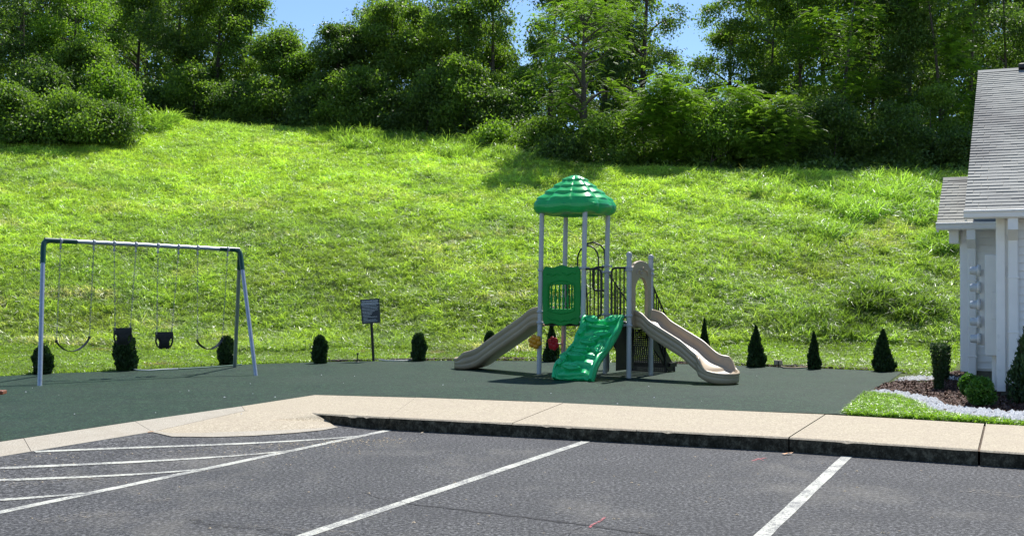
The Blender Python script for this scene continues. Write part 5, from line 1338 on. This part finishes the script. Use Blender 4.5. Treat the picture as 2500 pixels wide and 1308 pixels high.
def shingles(par, x0, x1, xs, y0, yr, z0, wtab=.31, ex=.143):
    L_ = (yr - y0) / math.cos(PITCH_A); n = int(L_ / ex); ca, sa = math.cos(PITCH_A), math.sin(PITCH_A); tabs = 0
    meshes = []
    for v in range(6):  # six shared tab shapes
        rr = random.Random(v); t0 = rr.uniform(.012, .020); dx = rr.uniform(-.006, .006); dl = rr.uniform(-.008, .008)
        mb = MB(); hw_ = wtab / 2 - .0015
        q = [(-hw_, dl, t0), (hw_, dl + dx, t0), (hw_, ex + .02, .003), (-hw_, ex + .02, .003), (-hw_, dl, 0.001), (hw_, dl + dx, .001), (hw_, ex + .02, .001), (-hw_, ex + .02, .001)]
        q = [(x, l * ca - h * sa, l * sa + h * ca) for x, l, h in q]
        mb.add(q, [(0, 1, 2, 3), (4, 5, 1, 0), (5, 6, 2, 1), (7, 4, 0, 3)])
        me = bpy.data.meshes.new('shingle'); me.from_pydata([tuple(v_) for v_ in mb.v], [], mb.f); me.materials.append(M['shingle']); meshes.append(me)
    rest = MB(); rr = random.Random(5)
    for r_i in range(n):
        l = r_i * ex; x = x0 + (-(r_i % 3) * wtab / 3 - rr.uniform(0, .02)); 
        while x < x1:
            xa, xb = max(x, x0), x + wtab; cx_ = x + wtab / 2
            if xb <= x0 + .02: x += wtab; continue
            y, z = y0 + l * ca, z0 + l * sa
            if cx_ < xs and x >= x0 - .001:
                o = bpy.data.objects.new('shingle', rr.choice(meshes)); COL.objects.link(o); o.parent = par; o.location = (cx_, y, z); tabs += 1
            else:
                w_ = min(xb, x1) - xa - .005; hh = .020
                q = [(0, 0, hh), (w_, 0, hh), (w_, ex + .02, .003), (0, ex + .02, .003), (0, 0, .001), (w_, 0, .001), (w_, ex, .001), (0, ex, .001)]
                rest.add([(xa + a, y + b * ca - c * sa, z + b * sa + c * ca) for a, b, c in q], [(0, 1, 2, 3), (4, 5, 1, 0), (5, 6, 2, 1), (7, 4, 0, 3)])
            x += wtab
    o = H('shingle_field', rest, 'shingle', par); o['kind'] = 'stuff'
    return tabs
shingles(ra_, 0, 9.0, 1.15, 0, 7.12, EV); shingles(rb_, -.55, 3.0, .62, 2.84, 4.85, EV)
H('ridge_vent', MB().bbox((6.5, 7.12, EV + 7.12 * SLP + .05), (11.5, .30, .10), .02), 'tile_black', ra_)
H('ridge_cap', MB().prism([(0, 6.98, EV + 6.98 * SLP + .022), (0, 7.12, EV + 7.12 * SLP + .035), (0, 7.26, EV + 6.98 * SLP + .02), (0, 7.12, EV + 7.0 * SLP)], (.76, 0, 0)), 'shingle', ra_)
H('ridge_cap', MB().prism([(-.55, 4.72, EV + 1.88 * SLP + .022), (-.55, 4.85, EV + 2.01 * SLP + .035), (-.55, 4.98, EV + 1.88 * SLP + .02), (-.55, 4.85, EV + 1.9 * SLP)], (4.7, 0, 0)), 'shingle', rb_)
# ---- soffits, fascia, gutters
H('soffit', MB().box((6.2, .22, EV - .09), (12.3, .46, .02)), 'white_trim'); H('soffit', MB().box((.8, 3.05, EV - .09), (2.6, .52, .02)), 'white_trim')
H('rake_board', MB().prism([(-.0, 0.02, EV - .16), (0, 7.12, EV + 7.12 * SLP - .19), (0, 7.12, EV + 7.12 * SLP - .04), (0, .02, EV - .045)], (.03, 0, 0)), 'white_trim')
H('rake_board', MB().prism([(-.55, 2.86, EV - .16), (-.55, 4.85, EV + 2.01 * SLP - .19), (-.55, 4.85, EV + 2.01 * SLP - .04), (-.55, 2.86, EV - .045)], (.03, 0, 0)), 'white_trim')
def gutter(x0, x1, y, z):
    m_ = MB(); pr = [(0, 0), (0, -.115), (-.045, -.120), (-.075, -.100), (-.085, -.045), (-.105, -.025), (-.11, .0), (-.10, .004), (-.098, -.015)]
    vs = [(x, y + a, z + b) for x in (x0, x1) for a, b in pr]; n = len(pr)
    m_.add(vs, [(k, k + 1, n + k + 1, n + k) for k in range(n - 1)]); m_.add(vs, [tuple(range(8))]); m_.add(vs, [tuple(n + k for k in reversed(range(8)))]); return m_
H('gutter', gutter(-.01, 9, -.005, EV - .005), 'white_trim'); H('gutter', gutter(-.56, .44, 2.835, EV - .005), 'white_trim')
H('gable_return', MB().bbox((-.29, 3.26, EV - .22), (.16, .30, .24), .01).bbox((-.29, 3.26, EV - .11), (.20, .34, .03), .006), 'white_trim')
# ---- downspouts
def downspout(x, y, ztop, zbot, yg, w_=.135, dp=.075):
    o = H('downspout', MB().bbox((x, y, (ztop - .30 + zbot) / 2), (w_, dp, ztop - .30 - zbot), .014).prism([(x - w_ / 2, yg, ztop), (x + w_ / 2, yg, ztop), (x + w_ / 2, yg, ztop - .17), (x + w_ / 2, y - dp / 2, ztop - .30), (x - w_ / 2, y - dp / 2, ztop - .30), (x - w_ / 2, yg, ztop - .17)][0:0] or [(x - w_ / 2, yg - .04, ztop), (x - w_ / 2, yg - .04, ztop - .18), (x - w_ / 2, y - dp / 2, ztop - .32), (x - w_ / 2, y + dp / 2, ztop - .26), (x - w_ / 2, yg + .05, ztop)], (w_, 0, 0)), 'white_trim')
    for z in (.95, 1.75, .45):
        H('strap', MB().bbox((x, y - .002, z), (w_ + .02, dp + .012, .03), .004), 'white_trim', o)
    return o
downspout(.645, .40, EV - .11, .16, .02); downspout(-.01, 3.24, EV - .11, .12, 2.86)
H('drain_boot', MB().bbox((.645, .38, .06), (.17, .13, .26), .03), 'tile_black'); H('drain_boot', MB().bbox((-.13, 3.18, .03), (.20, .14, .18), .03), 'tile_black')
# ---- meter bank on the side wall
mw = lambda x, y, z: HO + UK * x + VK * y + UP * z
mb_ = empty('meter_bank', mw(.30, 1.9, 0).to_tuple(), hz, label='white electric meter bank with five glass meters on the side wall under the lower roof', cat='electric meter')
def MM(nm, q, m, par=None): return q.build(nm, M[m], par or mb_, local=True)
xw = .44 - .30
cab = MM('cabinet', MB().bbox((xw - .10, -.35, 1.34), (.20, .80, 1.56), .012), 'grey_box')
MM('cover', MB().bbox((xw - .065, -.755, 1.33), (.075, .014, .42), .005), 'grey_box', cab)
MM('conduit', MB().tube([(xw - .06, -.45, .58), (xw - .06, -.45, -.1)], .05, 12), 'white_trim')
sk = MM('socket_box', MB().bbox((xw - .24, -.05, 1.30), (.10, .28, 1.20), .012), 'grey_box')
for k in range(5):
    z = .80 + k * .27
    rot = Matrix.Rotation(-math.pi / 2, 3, 'Y')
    g = MM('meter', MB().lathe([(.0, .135), (.045, .133), (.060, .12), (.066, .07), (.068, .0), (.085, .0), (.085, -.03)], (xw - .30, -.20, z), 18, rot=rot), 'glass', None)
    MM('collar', MB().lathe([(.085, -.02), (.093, -.02), (.093, .02), (.085, .025)], (xw - .30, -.20, z), 18, rot=rot), 'grey_box', g)
    MM('dial', MB().lathe([(.0, .10), (.055, .10), (.055, .02)], (xw - .30, -.20, z), 14, rot=rot), 'grey_box', g)
# ================================================================== SMALL THINGS
# black irrigation hose along the far edge and two lengths of pale hose
def hose(name, pts, r, m, label, **k):
    MBs = MB().tube(pts, r, 8); MBs.build(name, M[m], label=label, cat='hose', **k)
hose('edging_hose', [P(x, y - 4.5 + .8 * math.sin(x * .05), .175) for x, y in EDGE_PX[5:]] , .014, 'tile_black', 'thin black hose lying along the bark strip')
hose('garden_hose', [P(300, 899, .17), P(318, 900, .17), P(340, 903, .17), P(365, 903.5, .17), P(400, 901, .17), P(435, 900, .17)], .013, 'hose_w', 'pale hose on the grass edge between two shrubs by the swings')
hose('green_hose', [P(437, 900, .165), P(500, 896.5, .165), P(548, 893, .165), P(590, 889.5, .165)], .011, 'hose_g', 'thin green hose running on from the pale hose to the frame leg')
hose('garden_hose', [P(925, 878, .17), P(945, 879.5, .17), P(965, 880, .17), P(990, 879.5, .17), P(1005, 878, .17)], .012, 'hose_w', 'short white hose length on the ground right of the rules sign')
hose('garden_hose', [P(1897, 890, .17), P(1915, 897, .17), P(1940, 898, .17), P(1975, 895, .17)], .016, 'stone_beige', 'tan hose curving from the beige block to the narrow shrub')
# stake
sp0 = P(873, 883, .15); e_ = empty('ground_stake', sp0.to_tuple(), 0, label='short black stake beside the rules sign', cat='stake')
MB().tube([sp0, sp0 + UP * .17], .010, 8).build('shaft', M['black'], e_); MB().lathe([(.012, 0), (.020, .0), (.022, .03), (.018, .035), (0, .035)], sp0 + UP * .16, 10).build('head', M['black'], e_); MB().lathe([(.0, .01), (.04, .01), (.05, -.01)], sp0, 10).build('base', M['rubber'], e_)
sb1 = P(1900, 896, .15); e_ = empty('splash_block', sb1.to_tuple(), 0, label='beige stone block leaning at the edge by the cone shaped shrub', cat='block')
rt = Matrix.Rotation(-.35, 3, 'X') @ Matrix.Rotation(.25, 3, 'Z'); MB().bbox(sb1 + UP * .09, (.18, .06, .11), .012, rt).build('slab', M['stone_beige'], e_)
MB().tube([sb1 + Vector((-.02, -.10, -.01)), sb1 + Vector((-.02, -.10, .13))], .012, 7).build('stake', M['black'], e_)
# bench corner at the far left
bz = .60; bc = PD(-8, 960, 11.8); bx_ = -Vector((math.cos(.12), math.sin(.12), 0)); by_ = Vector((-math.sin(-.12), math.cos(.12), 0))
be = empty('wooden_bench', (bc + bx_ * .8).to_tuple()[:2] + (.15,), 0, label='red brown wooden bench whose end shows at the edge of the rubber', cat='bench')
BZ = bc.z
for k in range(2):
    q = bc + by_ * (.15 * k); MB().bbox(q + bx_ * .8, (1.6, .14, .04), .006, Matrix.Rotation(.12, 3, 'Z')).build('plank', M['wood'], be)
for t in (.22, 1.35):
    q = bc + bx_ * t + by_ * .15; hgt_ = BZ - .02 - Z0
    MB().bbox(Vector((q.x, q.y, BZ - .06)), (.08, .40, .08), .006, Matrix.Rotation(.12, 3, 'Z')).bbox(Vector((q.x, q.y - .12, Z0 + hgt_ / 2 - .03)), (.08, .08, hgt_ - .04), .006).bbox(Vector((q.x, q.y + .14, Z0 + hgt_ / 2 - .03)), (.08, .08, hgt_ - .04), .006).build('leg', M['wood'], be)
# leaves and pebbles on the lot
def dead_leaf(px, py, s, ang, label, col='leaf_litter'):
    p = PL(px, py, .012); m_ = MB(); out = [(-1, 0, .1), (-.5, .32, .0), (.1, .38, .12), (.6, .2, .05), (1.1, 0, .22), (.6, -.22, .1), (.0, -.40, .2), (-.6, -.28, .0)]
    q = [(p.x + s * (x * math.cos(ang) - y * math.sin(ang)), p.y + s * (x * math.sin(ang) + y * math.cos(ang)), p.z + s * z) for x, y, z in out]
    c = (p.x, p.y, p.z - s * .02 + .01); m_.add(q + [c], [(8, k, (k + 1) % 8) for k in range(8)]); m_.build('fallen_leaf', M[col], label=label, cat='leaf')
dead_leaf(1922, 1107, .065, .3, 'curled orange leaf on the asphalt against the kerb')
dead_leaf(1030, 1056, .03, 1.1, 'small tan leaf on the asphalt near the end of the long stripe', 'stone_beige')
dead_leaf(368, 1054, .035, .4, 'small reddish leaf by the point of the concrete ramp')
rr = np.random.default_rng(77)
def grit(name, boxes, n, zf, m, size, label, **k):
    V = []; Fc = []; b0 = 0
    for i in range(n):
        bx = boxes[rr.integers(len(boxes))]; x = rr.normal(bx[0], bx[2]); y = rr.normal(bx[1], bx[3]); p = zf(x, y); s = size * rr.uniform(.35, 1.6)
        bv = np.array([(1, 0, 0), (.2, .8, 0), (-.9, .4, 0), (-.7, -.6, 0), (.4, -.8, 0), (.1, 0, .8)]) * s * rr.uniform(.7, 1.2, (6, 1)); V.append(bv + np.array(p)); Fc += [(b0 + i_, b0 + (i_ + 1) % 5, b0 + 5) for i_ in range(5)]; b0 += 6
    np_mesh(name, np.concatenate(V), Fc, m, kind='stuff', label=label, cat='grit', **k)
grit('loose_grit', [(790, 1080, 90, 14), (850, 1075, 50, 10), (700, 1095, 160, 20), (950, 1072, 40, 6), (300, 1140, 250, 40), (1100, 1200, 500, 60), (1900, 1180, 350, 50)], 420, lambda x, y: PL(float(np.clip(x, 10, 2490)), float(min(1300, max(y, 1060 + .054 * abs(x - 955) + 14 * abs(math.sin(x * 7.3))))), .002), M['stone_beige'], .009, 'loose pale grit scattered over the asphalt')
grit('pale_specks', [(300, 980, 200, 25), (600, 950, 200, 18), (1700, 965, 250, 18), (1500, 935, 250, 10), (1000, 925, 200, 15)], 32, lambda x, y: P(float(np.clip(x, 10, 2090)), float(np.clip(y, 915, 985 if x > 600 else 1010)), .153), M['pebble'], .010, 'few white specks of stone on the dark green rubber')
